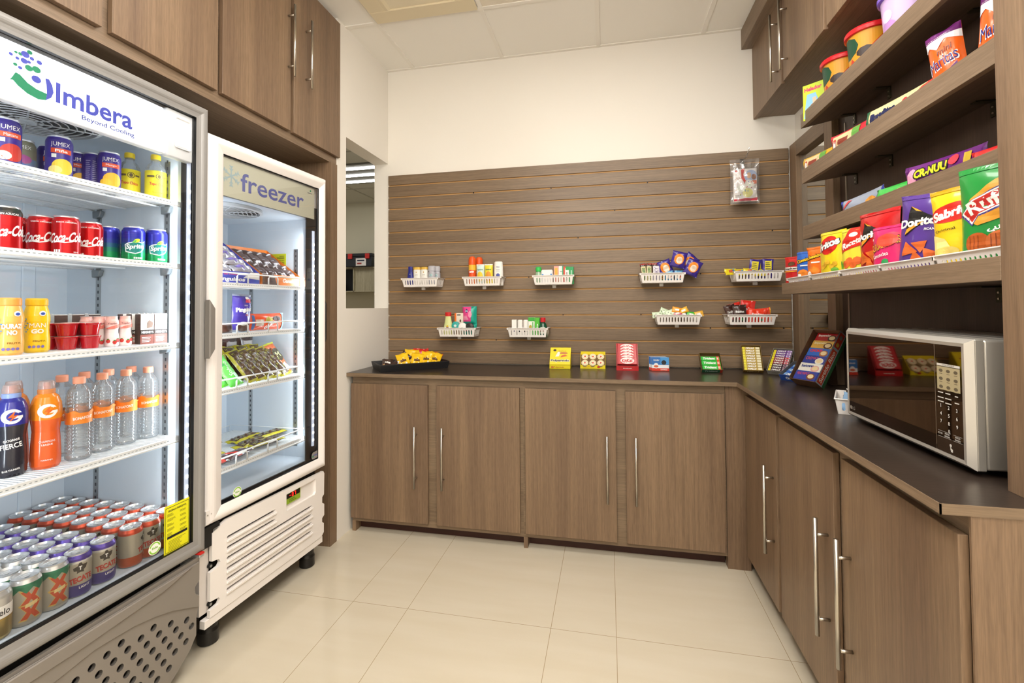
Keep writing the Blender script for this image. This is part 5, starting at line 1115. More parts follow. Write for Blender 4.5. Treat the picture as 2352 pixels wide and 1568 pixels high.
for j in range(2):
    for i in range(3): put(pm,-.047+.047*i,.027+.046*j,'round marzipan sweet, %s in the %s row of its carton'%(('left','middle','right')[i],('lower','upper')[j]),'marzipan sweets',rz=i*1.3)
# 3 red wafer display
KR=M('#c0161c',.3,coat=.3)
t3,put=wedge('display_box','red open carton of chocolate wafer packs on the worktop',.122,.145,.026,1.05,KR,(.108,2.77,ZC),0,lambda d,w,h:(d.text('#mybreak',0,h*.5,W0,w=.05,h=.006),),inner=M('#a0141a',.5),lip=.018)
def kk(d,w,l): d.ell(0,0,w*.36,l*.44,M('#f2e8e4',.4),20); d.text('KitKat',0,0,M('#c8161c',.4),w=w*.58,h=l*.5,shear=.2,bold=.04,rot=.06)
pk=flat('wafer_pack','wafer pack',.108,.046,.009,KR,kk,ends=M('#b0141a',.3))
for i in range(6): put(pk,0,.032+.0195*i,'red chocolate wafer pack, %s from the front of its carton'%ordn(i),'chocolate wafer packs',off=.012-.0*i+(.004 if i==0 else 0)-.0012*i)
# 4 chocolate boxes
def kin(d,w,h): d.rect(-w/2,h*.45,w/2,h,M('#2f6fb8',.4)); d.rect(-w/2,0,w/2,h*.2,M('#d8381e',.4)); d.rect(0,h*.5,w/2,h,M('#4a9ad8',.4)); d.ell(-w*.25,h*.38,.013,.016,W0,16); d.ell(-w*.25,h*.33,.013,.007,M('#d8643a',.5),12); d.text('kinder',-w*.22,h*.8,W0,w=w*.34,h=h*.13); d.ell(w*.2,h*.62,.014,.014,M('#20242c',.5),8); d.text('SORPRESA',w*.2,h*.1,W0,w=w*.4,h=h*.08)
pkn=boxitem('chocolate_box','','chocolate box',.096,.014,.078,M('#eef2f6',.35),kin)
for i in range(3): pkn.put((.294-.006*i,2.79+.022*i,ZC),(-.08*(i==0),0,.02*i),'small blue, white and red chocolate box, %s'%('in front of its two twins','between its two twins','behind its two twins')[i],'blue and white chocolate boxes')
# 5 green gum
t5,put=wedge('display_box','open carton of green gum packs on the worktop',.108,.115,.024,.85,M('#7a6238',.5),(.568,2.745,ZC),0,lambda d,w,h:(d.rect(-w/2,0,w/2,h,M('#2c6a4a',.4)),d.text('Trident',-.005,h*.5,M('#c8d8d0',.4),w=.07,h=.013,shear=.2),d.rect(w*.38,0,w*.5,h,M('#b83a2a',.5))),inner=M('#6a5a34',.6),D_=.028)
def tri(d,w,l): d.text('Trident',-.008,0,W0,w=w*.66,h=l*.55,shear=.25,bold=.05); d.rect(w*.32,-l/2,w*.46,l/2,M('#e0502a',.4)); d.text('E',w*.39,0,W0,h=l*.5)
pt=flat('gum_pack','gum pack',.1,.028,.012,M('#3fbe4a',.35),tri)
for i in range(3): put(pt,0,.018+.03*i,'green chewing gum pack, %s'%('lowest of three','middle of three','topmost of three')[i],'green gum packs',off=.010)
# 6, 7 lozenge cartons
def hal(c,ac,fc):
    def f(d,w,l): d.rect(-w/2,-l/2,-w*.36,l/2,M('#e6d62a',.4)); d.rect(-w*.36,-l/2,w/2,l/2,M(c,.4)); d.text('HALLS',-w*.06,0,W0,w=w*.46,h=l*.7,shear=.3,bold=.05); d.rect(w*.26,-l*.4,w*.48,l*.4,M(fc,.4)); d.ell(w*.36,0,w*.08,l*.3,M(ac,.4),10)
    return flat('lozenge_stick','lozenges',.09,.0152,.014,M(c,.35),f)
t6,put=wedge('display_box','open carton of yellow lozenge sticks on the worktop',.096,.158,.022,.98,M('#8a6a2a',.4),(.787,2.772,ZC),-.12,lambda d,w,h:(d.text('HALLS',0,h*.5,M('#e0c890',.4),w=.06,h=.012,shear=.3,bold=.04),),side=lambda d,y,z,th:(d.rect(y*.1,z*.2,y*.9,z*.8,M('#c8b040',.5)),),D_=.028)
ph=hal('#b89a3a','#f0e6c0','#e8e0c0')
for i in range(9): put(ph,0,.011+.0163*i,'yellow lozenge stick, %s from the front of its carton'%ordn(i),'yellow lozenge sticks',off=.008)
t7,put=wedge('display_box','open silver carton of purple and red lozenge sticks on the worktop',.096,.165,.02,.75,M('#a8a49a',.35,.2),(.882,2.712,ZC),-.62,lambda d,w,h:(d.text('TRATTO',0,h*.5,M('#8a8478',.4),w=.05,h=.010),),side=lambda d,y,z,th:(d.text('HALLS',y*.5,z*.5,M('#3a362e',.5),w=y*.6,h=.018,shear=.3,bold=.04),),D_=.03)
pA=hal('#6a3a8a','#9a5ac0','#e8e0f0'); pB=hal('#8a1c2e','#d8304a','#e8d8d8'); pC=hal('#3a1c2e','#6a2a4a','#c8b8c0')
for i in range(9): put((pC,pB,pA)[i//3],0,.013+.0168*i,'%s lozenge stick, %s from the front of the silver carton'%(('dark berry','cherry red','purple')[i//3],ordn(i)),'berry lozenge sticks',off=.010)
# 8 blue sandwich cookie carton
t8,put=wedge('display_box','open blue carton of sandwich cookie packs in front of the lozenges',.115,.125,.03,.5,M('#6a6a6a',.5),(.868,2.495,ZC),-1.0,lambda d,w,h:(d.rect(-w/2,0,w/2,h,M('#2a4ea0',.35)),d.text('Oreo',0,h*.5,W0,w=.05,h=.014,bold=.04),d.ell(w*.4,h*.5,.008,.01,M('#c83a2a',.5),10)),side=lambda d,y,z,th:(d.rect(y*.1,z*.2,y*.9,z*.8,M('#3a6ac0',.4)),d.rect(y*.4,z*.1,y*.55,z*.9,M('#c83a2a',.5))),D_=.034,inner=M('#8a7048',.6))
def oreo(d,w,l): d.text('OREO',-w*.1,0,W0,w=w*.5,h=l*.5,bold=.08,shear=.1); d.rect(w*.25,-l*.5,w*.45,l*.5,M('#d84a3a',.4)); d.ell(-w*.38,l*.1,.009,.009,M('#8ab4e0',.5),12)
po=flat('cookie_pack','cookie pack',.102,.034,.016,M('#2f66c0',.3,coat=.3),oreo)
for i in range(3): put(po,0,.022+.036*i,'blue sandwich cookie pack, %s'%('lowest of three','middle of three','topmost of three')[i],'blue sandwich cookie packs',off=.006)
# 9 big assorted cookie display
def srs(d,y,z,th):
    d.rect(0,0,y,z,M('#9aa4ac',.45)); d.rect(0,0,y,z*.28,M('#2e5a32',.45)); d.rect(y*.02,z*.36,y*.66,z*.92,M('#c8482a',.45)); d.text('Surtido Rico',y*.34,z*.64,M('#f2e8d8',.4),w=y*.58,h=z*.34,shear=.2,bold=.02)
    d.rect(y*.7,z*.36,y*.98,z*.92,M('#b83a24',.45)); d.ell(y*.76,z*.64,.01,.01,M('#c8a040',.5),12); d.ell(y*.9,z*.64,.01,.01,M('#8a8a80',.5),12)
t9,put=wedge('display_box','tall open carton of assorted cookies leaning by the microwave',.13,.275,.035,.95,M('#7a5c44',.5),(.862,2.33,ZC),-1.05,None,side=srs,sidem=M('#5a3f2c',.6),D_=.06,inner=M('#4a3424',.6))
def ck(bg,tx,tc,art):
    def f(d,w,l):
        d.text(tx,-w*.12,l*.15,M(tc,.4),w=w*.5,h=l*.26,bold=.05,rot=.05); d.ell(w*.22,-l*.08,w*.17,l*.3,M(art,.45),16); d.ell(w*.22,-l*.05,w*.12,l*.2,M('#e8d0a0',.5),14)
    return flat('cookie_pack','cookie pack',.118,.055,.02,M(bg,.3,coat=.3),f,bev=.006)
for i,(bg,tx,tc,art,l) in enumerate((('#2d3f9a','MINI MAMUT','#e0482a','#7a4428','blue cookie pack with brown biscuits, front of the tall carton'),('#e8e4da','Suavicremas','#2a3a80','#e0a8a0','white and pink cookie pack in the tall carton'),('#28388a','CREMAS','#d8482a','#e8e0d0','dark blue cookie pack in the middle of the tall carton'),('#2a62b8','CHOKIS','#d8282a','#a8683a','bright blue cookie pack in the tall carton'),('#d8a848','Emperador','#efe0b0','#5a3420','golden cookie pack near the top of the tall carton'),('#b0161e','Emperador','#f2e6e0','#3a1c14','dark red cookie pack topmost in the tall carton'))):
    put(ck(bg,tx,tc,art),0,.03+.0435*i,l,'assorted cookie packs',off=.03-.003*i)
# ---------- black sweets tray ----------
TA=math.radians(39.5); TP0=Vector((-1.297,2.455,ZC)); TRz=Matrix.Rotation(TA,4,'Z')
t=thing('serving_tray','black tray full of sweets at the left end of the worktop','tray',TP0,TA)
g=G(); L_,W_2,H_=.427,.243,.044; i_=.009; TM=M('#1b1a1c',.45)
B=[(i_,i_),(L_-i_,i_),(L_-i_,W_2-i_),(i_,W_2-i_)]; T_=[(0,0),(L_,0),(L_,W_2),(0,W_2)]; I_=[(.006,.006),(L_-.006,.006),(L_-.006,W_2-.006),(.006,W_2-.006)]; J=[(i_+.004,i_+.004),(L_-i_-.004,i_+.004),(L_-i_-.004,W_2-i_-.004),(i_+.004,W_2-i_-.004)]
vs=[(x,y,0) for x,y in B]+[(x,y,H_-.006) for x,y in T_]+[(x,y,H_) for x,y in T_]+[(x,y,H_) for x,y in I_]+[(x,y,.006) for x,y in J]
fs=[(3,2,1,0)]+[(4*a+k,4*a+(k+1)%4,4*a+4+(k+1)%4,4*a+4+k) for a in range(4) for k in range(4)]+[(16,17,18,19)]
g.add(vs,fs,TM); g.build('body',t)
def mm(d,w,h): d.text('m&m',0,h*.5,M('#5a3418',.4),w=w*.5,h=h*.2,bold=.08); d.ell(w*.2,h*.25,.006,.006,M('#f2f0e8',.4),10)
def mm2(d,w,h): d.text('m&m',0,h*.5,W0,w=w*.5,h=h*.2,bold=.08)
my=pouch('chocolate_candy_bag','',.075,.1,.022,foil('#f0c010'),mm,3,foil('#e8b808'),'candy bag',wr=.002); mr=pouch('chocolate_candy_bag','',.075,.1,.02,foil('#cc2018'),mm2,5,None,'candy bag',wr=.002); mb=pouch('chocolate_candy_bag','',.07,.1,.02,foil('#3a2018'),mm2,6,None,'candy bag',wr=.002)
def tp(proto,u,v,z,rx,ry,rz,l,grp):
    q=TP0+TRz.to_3x3()@Vector((u,v*1.2+.01,z)); proto.put(q,(Matrix.Rotation(TA-.35+rz,3,'Z')@Matrix.Rotation(rx,3,'X')@Matrix.Rotation(ry,3,'Y')).to_euler(),l,grp)
for u,v,z,rx,ry,rz,l in ((.165,.035,.01,-.5,-.3,0,'yellow candy bag at the front left of the pile'),(.225,.03,.01,-.6,.2,.1,'yellow candy bag at the front centre of the pile'),(.285,.03,.012,-.5,.1,-.1,'yellow candy bag with full name at the front of the pile'),(.335,.04,.01,-.6,.35,.1,'yellow candy bag at the right end of the yellow ones'),(.20,.08,.02,-.35,.1,0,'yellow candy bag standing highest on the pile'),(.26,.085,.016,-.5,-.25,.2,'yellow candy bag behind the front three'),(.32,.085,.01,-.6,-.1,0,'yellow candy bag at the back right of the pile')): tp(my,u,v,z,rx,ry,rz,l,'yellow candy bags in the tray')
for u,v,z,rx,ry,rz,l in ((.27,.12,.02,-.4,.1,.1,'red candy bag at the back centre of the tray'),(.32,.12,.018,-.5,-.2,0,'red candy bag at the back of the tray, second from the right'),(.355,.09,.01,-.7,.4,.1,'red candy bag at the right of the tray')): tp(mr,u,v,z,rx,ry,rz,l,'red candy bags in the tray')
for u,v,z,rx,ry,rz,l in ((.10,.06,.01,-.5,.9,0,'dark brown candy bag leaning on the yellow pile'),(.13,.09,.016,-.3,.7,0,'dark brown candy bag sticking up behind the yellow pile'),(.07,.09,.008,-1.1,.2,.3,'dark brown candy bag lying at the left of the tray')): tp(mb,u,v,z,rx,ry,rz,l,'brown candy bags in the tray')
sw=pouch('wrapped_sweet','',.032,.016,.011,M('#a07a50',.25,.5),lambda d,w,h:(d.rect(-w*.2,h*.2,w*.1,h*.8,M('#5a2a20',.4)),),1,foil('#d8c8b0'),'sweet',lr=True,wr=.001,taper=.3)
rr=random.Random(5); names=('nearest the left rim','at the left corner','beside the brown bags','in front of the brown bags','in the left front corner','against the back left rim','at the right rim','in the right corner','nearest the right front rim','behind the right yellow bag','by the red bag','at the far right end')
for i,(u,v) in enumerate(((.035,.05),(.045,.1),(.08,.04),(.11,.035),(.05,.035),(.06,.14),(.375,.05),(.385,.08),(.36,.04),(.37,.11),(.39,.13),(.4,.1))):
    tp(sw,u,v,.012+rr.uniform(0,.008),rr.uniform(-1.2,-.4),rr.uniform(-.4,.4),rr.uniform(-1,1),'small twist-wrapped sweet in the tray, %s'%names[i],'twist-wrapped sweets in the tray')
# ---------- small white basket by the microwave ----------
sb=make_basket(.19,.07,.054,.009,6,2,'small white basket of sachets beside the microwave',clip=False).put((.836,1.862,ZC),math.radians(65))
for c,x,y,l in (('#8fb4d8',.81,1.83,'pale blue sachet in the small white basket'),('#2a2826',.835,1.87,'black sachet in the small white basket'),('#e8e4dc',.85,1.9,'white sachet in the small white basket')):
    q=pouch('sachet','',.045,.065,.008,M(c,.4),None,3,None,'sachet'); q.put((x,y,ZC+.003),(-.25,.1,-1.3),l)
# ---------- snack trays and bags on the lowest shelf ----------
tb=make_basket(.238,.155,.055,.011,14,6,'tray',clip=False)
for i,y in enumerate((2.205,1.96,1.715,1.475,1.236)):
    tb.put((.888,y,1.3645),-PI/2,'white slotted tray on the lowest shelf, %s from the mirror'%ordn(i),'white trays on the lowest shelf')
def place(p,x,y,z,deg,l,grp=None,tx=0,ty=0): return p.put((x,y,z),(Matrix.Rotation(math.radians(deg),3,'Z')@Matrix.Rotation(tx,3,'X')@Matrix.Rotation(ty,3,'Y')).to_euler(),l,grp)
GB='crisp bags on the lowest shelf'; ZB=1.368
def tri_pts(cx,cz,s,r): return [(cx+s*math.cos(r+a),cz+s*math.sin(r+a)) for a in (PI/2,PI/2+2.1,PI/2-2.1)]
def doritos(sub,chip):
    def f(d,w,h):
        d.poly([(-w*.22,h*.83),(w*.22,h*.66),(-w*.3,h*.40)],M('#1c1a18',.4)); d.poly([(-w*.22,h*.83),(-w*.12,h*.76),(w*.0,h*.74)],M('#f0a030',.4)); d.poly([(-w*.3,h*.42),(-w*.27,h*.5),(w*.1,h*.62),(w*.02,h*.58)],M('#f0a030',.4))
        d.text('Doritos',-w*.02,h*.60,W0,w=w*.82,h=h*.12,bold=.045,shear=.1,rot=.12); d.text(sub,w*.2,h*.49,W0,w=w*.26,h=h*.035)
        for x_,z_,s_,r_ in ((-.2,.2,.2,.3),(.02,.26,.17,1.2),(.2,.13,.2,.7),(-.05,.1,.16,.2)): d.poly(tri_pts(x_*w,z_*h,s_*w,r_),M(chip,.5))
    return f
red=foil('#c0141a'); pur=foil('#54358c')
q=pouch('crisp_bag','',.105,.155,.04,foil('#c21a1c'),lambda d,w,h:(d.rect(-w*.46,h*.48,w*.42,h*.6,M('#efe8e0',.4)),d.text('Snackers',-.003,h*.54,M('#1c1a18',.4),w=w*.74,h=h*.08,bold=.04),d.ell(0,h*.72,w*.2,h*.08,M('#5a3a20',.5),12),d.rect(-w*.35,h*.42,w*.3,h*.45,M('#e0a030',.5))),1,None,'crisp bag',vs_=(.2,.8)); place(q,.855,2.365,ZB,-62,'small red crisp bag nearest the mirror on the lowest shelf',GB)
def cheet(d,w,h): d.text('Cheetos',0,h*.70,M('#1c1a18',.4),w=w*.78,h=h*.15,bold=.12,rot=.22); d.text('Cheetos',0,h*.70,M('#f2c020',.4),w=w*.72,h=h*.11,bold=.04,rot=.22); d.ell(.0,h*.25,w*.3,h*.15,M('#e8862a',.5),9); d.ell(-w*.2,h*.18,w*.12,h*.08,W0,9); d.rect(-w*.1,h*.5,w*.3,h*.54,W0)
q=pouch('crisp_bag','',.105,.165,.042,foil('#2a64c0'),cheet,2,None,'crisp bag',vs_=(.2,.8)); place(q,.86,2.245,ZB,-66,'blue cheese-puff bag beside the small red bag',GB)
q=pouch('crisp_bag','',.105,.172,.042,foil('#e8701c'),cheet,3,None,'crisp bag',vs_=(.2,.8)); place(q,.86,2.135,ZB,-68,'orange cheese-puff bag beside the blue one',GB)
def frit(d,w,h): d.ell(0,h*.68,w*.34,h*.2,M('#c8241c',.4),20,.7); d.text('Fritos',0,h*.70,M('#1c1a18',.4),w=w*.84,h=h*.19,bold=.10,rot=.3,shear=.2); d.text('Fritos',0,h*.70,W0,w=w*.8,h=h*.17,bold=.05,rot=.3,shear=.2); [d.ell(-w*.2+.016*k,h*(.2+.05*(k%3)),w*.09,h*.05,M('#d8a828',.5),8,k) for k in range(5)]; d.ell(w*.25,h*.12,w*.13,h*.05,M('#6aa838',.5),9)
q=pouch('crisp_bag','',.14,.215,.05,foil('#e8d01e'),frit,4,None,'crisp bag',vs_=(.2,.8)); place(q,.862,2.0,ZB,-76,'yellow corn chip bag with red oval in front of the mirror edge',GB)
def sabl(d,w,h): d.poly([(-w*.5,h*.45),(w*.5,h*.6),(w*.5,h),(-w*.1,h)],M('#d02a20',.4)); d.text('Receta',w*.05,h*.66,W0,w=w*.7,h=h*.13,bold=.04,rot=.3,shear=.3); d.ell(w*.1,h*.84,w*.15,h*.05,W0,14); [d.ell(-w*.15+.018*k,h*(.2+.06*(k%2)),w*.14,h*.09,M('#e0662a',.5),9,k) for k in range(4)]; d.ell(-w*.38,h*.2,w*.08,h*.1,M('#6ab038',.5),8)
q=pouch('crisp_bag','',.135,.205,.045,foil('#eadf40'),sabl,5,None,'crisp bag',vs_=(.2,.8)); place(q,.87,1.855,ZB,-78,'yellow and red crisp bag between the corn chips and the big red bag',GB)
pr=pouch('tortilla_chip_bag','',.165,.232,.06,red,doritos('NACHO','#d86a24'),6,None,'tortilla chip bag',vs_=(.18,.82)); place(pr,.865,1.695,ZB,-78,'large red tortilla chip bag with black triangle, front one',GB); place(pr,.955,1.60,ZB,-72,'large red tortilla chip bag behind the front red one',GB)
def chur(d,w,h): d.text('CHURRUMAIS',0,h*.58,M('#5a2a20',.4),w=w*.92,h=h*.2,bold=.16,rot=.3); d.text('CHURRUMAIS',0,h*.58,M('#f0c828',.4),w=w*.88,h=h*.15,bold=.06,rot=.3); d.text('Limoncito',-w*.1,h*.34,W0,w=w*.5,h=h*.08,rot=.2); d.ell(w*.05,h*.17,w*.11,h*.09,M('#2a8a4a',.5),8); d.ell(w*.1,h*.66,w*.3,h*.14,M('#e04a3a',.4),12); 
q=pouch('crisp_bag','',.115,.17,.045,foil('#d8246a'),lambda d,w,h:(d.ell(w*.1,h*.66,w*.36,h*.16,M('#e0405a',.4),14,.4),chur(d,w,h)),7,None,'crisp bag',vs_=(.2,.8)); place(q,.845,1.605,ZB,-72,'bright pink crisp bag with yellow lettering in front of the red bags',GB)
pp_=pouch('tortilla_chip_bag','',.15,.235,.055,pur,doritos('PICANTE','#d8662a'),8,None,'tortilla chip bag',vs_=(.18,.82),back=M('#cfc6b4',.4)); place(pp_,.862,1.485,ZB,-66,'purple tortilla chip bag leaning forward, front one',GB,ty=.1); place(pp_,.95,1.39,ZB-.02,-60,'purple tortilla chip bag behind, beside the yellow bag',GB)
def sab(d,w,h): d.ell(0,h*.64,w*.52,h*.13,M('#cc2a20',.4),22,.15); d.text('Sabritas',0,h*.645,W0,w=w*.88,h=h*.13,bold=.05,rot=.2,shear=.2); d.text('Original',-w*.2,h*.40,M('#5a4a18',.5),w=w*.4,h=h*.045,rot=.1); d.poly([(-w*.48,h*.05),(w*.0,h*.06),(-w*.2,h*.28),(-w*.45,h*.35)],M('#ecdc8a',.5)); d.ell(-w*.2,h*.1,w*.25,h*.07,M('#e8cf70',.5),14)
q=pouch('crisp_bag','',.125,.222,.05,foil('#f0c818'),sab,9,foil('#c89a14'),'crisp bag',vs_=(.2,.8)); place(q,.862,1.332,ZB,-62,'plain yellow crisp bag with red name band',GB,ty=-.04)
def ruf(d,w,h):
    d.poly([(-w*.42,h*.40),(-w*.3,h*.62),(w*.0,h*.80),(w*.48,h*.92),(w*.5,h*.5),(w*.1,h*.36),(-w*.2,h*.30)],M('#e09a30',.45))
    d.poly([(-w*.46,h*.44),(-w*.3,h*.6),(w*.5,h*.86),(w*.5,h*.58),(-w*.2,h*.40),(-w*.28,h*.30)],M('#3a3a86',.4)); d.poly([(-w*.44,h*.455),(-w*.28,h*.60),(w*.5,h*.84),(w*.5,h*.60),(-w*.2,h*.42),(-w*.28,h*.32)],M('#f0ece6',.4)); d.poly([(-w*.41,h*.465),(-w*.26,h*.59),(w*.5,h*.82),(w*.5,h*.62),(-w*.18,h*.44),(-w*.28,h*.345)],M('#b82620',.4))
    d.text('Ruffles',w*.06,h*.595,M('#f2ece6',.4),w=w*.86,h=h*.16,bold=.03,rot=.36); d.text('QUESO',w*.08,h*.26,W0,w=w*.36,h=h*.05,bold=.05,rot=.35)
    for x_,m_ in ((-.22,'#b5561c'),(.06,'#c4642a'),(.3,'#b5561c')): d.ell(w*x_,h*.1,w*.17,h*.12,M(m_,.5),16); [d.ell(w*x_-w*.1+.009*k,h*.1,w*.008,h*.1,M('#8a3c14',.5),6) for k in range(3)]
q=pouch('crisp_bag','',.165,.25,.055,foil('#1f8f3c'),ruf,10,None,'crisp bag',vs_=(.2,.8)); place(q,.872,1.232,ZB,-64,'large green ridged crisp bag beside the wood side post',GB)
# ---------- third shelf: flat packs ----------
S3=1.6155; G3='packs on the third shelf'
def fb(name,lab,w,h,t,c,dec,seed,cat,ec=None): return pouch(name,lab,w,h,t,foil(c),dec,seed,foil(ec) if ec else None,cat,lr=True,step=.014)
q=fb('candy_strip','',.2,.052,.008,'#d8503a',lambda d,w,h:[d.rect(-w*.46+w*.11*k,h*.1,-w*.46+w*.11*k+w*.06,h,M(('#e8c83a','#3a4aa8','#e8e4e0','#d86a9a')[k%4],.5)) for k in range(8)],1,'candy strip'); place(q,.925,2.19,S3,-80,'flat multicoloured candy strip at the mirror end of the third shelf',G3,tx=-.2)
q=fb('cookie_bag','',.2,.095,.03,'#9aa4b8',lambda d,w,h:(d.text('Mini',0,h*.35,M('#2a3a90',.4),w=w*.3,h=h*.3,bold=.05),d.ell(w*.25,h*.5,w*.12,h*.25,M('#d8943a',.5),10),d.poly([(-w*.45,h*.6),(-w*.2,h*.9),(-w*.3,h*.95)],M('#d84a4a',.5))),2,'cookie bag','#2238a0'); place(q,.935,1.925,S3,-76,'silver and blue cookie pack lying on the third shelf',G3,ty=-.1)
q=fb('cookie_bag','',.19,.078,.025,'#3cc04a',lambda d,w,h:(d.ell(w*.1,h*.6,w*.1,h*.2,M('#8adf6a',.5),10),d.rect(w*.2,h*.3,w*.35,h*.5,M('#2a8a3a',.5))),3,'cookie bag','#1c6a2a'); place(q,.935,1.725,S3,-82,'bright green pack lying on the third shelf',G3)
q=fb('candy_bag','',.235,.098,.03,'#6a1c7a',lambda d,w,h:(d.ell(-w*.38,h*.6,w*.08,h*.3,M('#e8a0c0',.4),12),d.text('CR-NUU',-w*.12,h*.70,M('#1c1a18',.4),w=w*.46,h=h*.34,bold=.14,rot=.03),d.text('CR-NUU',-w*.12,h*.70,M('#d8dc2a',.4),w=w*.42,h=h*.27,bold=.05,rot=.03),d.ell(w*.17,h*.8,w*.06,h*.15,M('#d83a4a',.4),12),d.rect(w*.28,h*.55,w*.36,h*.9,M('#c8a82a',.5))),4,'candy bag','#5a1468'); place(q,.93,1.505,S3,-76,'purple candy bag with yellow lettering on the third shelf',G3)
q=fb('candy_bag','',.14,.066,.025,'#d8282a',None,5,'candy bag'); place(q,.925,1.31,S3,-82,'red pack beside the purple bag on the third shelf',G3)
# ---------- second shelf ----------
S2=1.8755; G2='packs on the second shelf'
def bz(lg):
    return lambda d,w,h:(d.rect(-w*.42,h*.08,w*.1,h*.92,M('#e8d0a0',.5)),d.ell(-w*.36,h*.6,w*.06,h*.24,M('#c84a3a',.5),12),d.ell(-w*.36,h*.6,w*.045,h*.17,W0,12),d.rect(-w*.25,h*.55,w*.0,h*.75,M('#8a3a2a',.5)),d.ell(-w*.1,h*.3,w*.12,h*.16,M('#c8803a',.5),9),d.rect(w*.1,h*.62,w*.27,h*.95,M('#6aa84a',.5)),d.rect(w*.1,h*.3,w*.27,h*.6,M('#3a2a6a',.5)))
q=fb('cereal_bar','',.2,.1,.03,'#e8b81c',bz(0),1,'cereal bar'); place(q,.93,2.27,S2,-76,'yellow cereal bar nearest the mirror on the second shelf',G2)
q=fb('cereal_bar','',.215,.11,.03,'#d8283c',bz(0),2,'cereal bar'); place(q,.935,2.005,S2,-78,'red cereal bar beside the yellow one on the second shelf',G2)
q=fb('cereal_bar','',.25,.092,.035,'#e8d8a0',lambda d,w,h:(d.rect(-w*.5,0,-w*.42,h,M('#2a6a4a',.4)),d.text('Barritas',-w*.16,h*.62,M('#1c2450',.4),w=w*.44,h=h*.36,bold=.09,shear=.1),d.rect(w*.05,h*.3,w*.3,h*.45,M('#8a3a2a',.5)),d.poly([(w*.2,h*.5),(w*.4,h*.9),(w*.5,h),(w*.5,0),(w*.3,0)],M('#d8321e',.4)),d.ell(w*.2,h*.6,w*.05,h*.2,M('#c8283a',.5),10)),3,'cereal bar','#d8321e'); place(q,.925,1.70,S2+.0,-78,'cream and red fruit bar with dark blue name on the second shelf',G2)
def mar(d,w,h):
    d.poly([(-w*.5,h*.72),(-w*.3,h*.78),(-w*.1,h*.7),(w*.15,h*.82),(w*.5,h*.76),(w*.5,h*.9),(-w*.5,h*.9)],M('#ece8ea',.4)); d.rect(-w*.5,h*.88,w*.5,h,M('#6a1c6a',.4)); d.text('mini',w*.1,h*.66,M('#7a3a20',.4),w=w*.4,h=h*.09,shear=.2,rot=.2); d.text('Maritas',0,h*.5,W0,w=w*.84,h=h*.2,bold=.14,rot=.25,shear=.2); d.text('Maritas',0,h*.5,M('#2a2f86',.4),w=w*.8,h=h*.16,bold=.05,rot=.25,shear=.2)
    d.poly([(-w*.35,h*.28),(0,h*.27),(w*.35,h*.42),(w*.35,h*.37),(0,h*.22),(-w*.3,h*.22)],M('#5a2470',.4)); [d.ell(w*(-.3+.2*k),h*(.07+.05*(k%3)),w*.13,h*.08,M('#e2bf6a',.5),12) for k in range(4)]; d.ell(w*.35,h*.22,w*.12,h*.1,M('#e2bf6a',.5),12)
pmz=pouch('cookie_bag','',.088,.19,.05,foil('#e8641e'),mar,4,foil('#6a1c6a'),'cookie bag',back=M('#d8cfc0',.4)); 
place(pmz,.94,1.475,S2,-62,'orange mini cookie bag with blue name, front of three','orange mini cookie bags',ty=-.12); place(pmz,.985,1.395,S2,60,'orange mini cookie bag turned to show its white back','orange mini cookie bags'); place(pmz,.945,1.335,S2,-55,'orange mini cookie bag nearest the side post','orange mini cookie bags',ty=.08)
# ---------- top shelf ----------
S1=2.1345
def gel(d,w,h): d.text('Helador',-.002,h*.86,M('#d83a6a',.4),w=w*.8,h=h*.12,rot=.0,bold=.05); d.poly([(-w*.46,h*.05),(w*.46,h*.05),(w*.1,h*.72),(-w*.3,h*.72)],M('#8ac4e8',.4)); d.ell(0,h*.3,w*.2,h*.14,M('#e89a6a',.5),9); d.rect(-w*.04,h*.3,w*.12,h*.6,M('#f0c0a0',.5))
pgb=boxitem('jelly_powder_box','','box',.088,.055,.16,M('#c4dc2a',.4),gel,side=lambda d,w,h:(d.text('Helador',0,h*.88,M('#b83a5a',.4),w=w*.8,h=h*.06),d.lines(-w*.35,h*.3,w*.3,h*.72,9,M('#7a9a20',.5),.3)))
pgb.put((.935,2.30,S1),-.75,'lime green box with blue picture, front one at the mirror end','lime green boxes'); pgb.put((.99,2.265,S1),-.75,'lime green box behind its twin at the mirror end','lime green boxes')
def tub(body,lid,dec,lab_):
    g=G(); g.lathe([(.058,0),(.061,.004),(.072,.165)],M(body,.35),36); d=D(); dec(d); d.put(g,lambda u,v,h:((.061+.0667*v+h)*math.cos(-PI/2+u/.066),(.061+.0667*v+h)*math.sin(-PI/2+u/.066),v),h=.0005,step=.008); o=g.build('popcorn_tub',loc=(0,0,0),off=(0,0,0)); tag(o,lab_,'tub')
    g=G(); g.lathe([(.0745,.158),(.080,.160),(.081,.172),(.078,.178),(.0001,.179)],M(lid,.25),36); g.build('lid',o); return Proto(o)
def d_tub(d):
    d.rect(-.19,.03,.19,.155,M('#d89428',.4)); d.rect(-.19,.005,.19,.05,M('#3a3024',.4)); d.poly([(-.01,.05),(.09,.15),(.08,.1),(.12,.12),(.06,.05)],M('#c83a24',.4))
    d.ell(-.045,.115,.045,.04,M('#1f4a34',.4),9); d.ell(.02,.085,.03,.018,M('#3a2f2c',.4),9); d.poly([(-.05,.03),(-.03,.075),(.0,.04)],M('#c03a26',.4)); d.poly([(-.12,.03),(-.1,.075),(-.08,.04)],M('#c03a26',.4))
    d.text('ICE OFF',-.03,.032,M('#8ab4d8',.4),w=.06,h=.018,bold=.05,rot=.05); [d.rect(.01+.018*k,.01,.018+.018*k,.05+.01*(k%2),M('#d8b02a',.4)) for k in range(5)]
ptb=tub('#c8902a','#d4242c',d_tub,'')
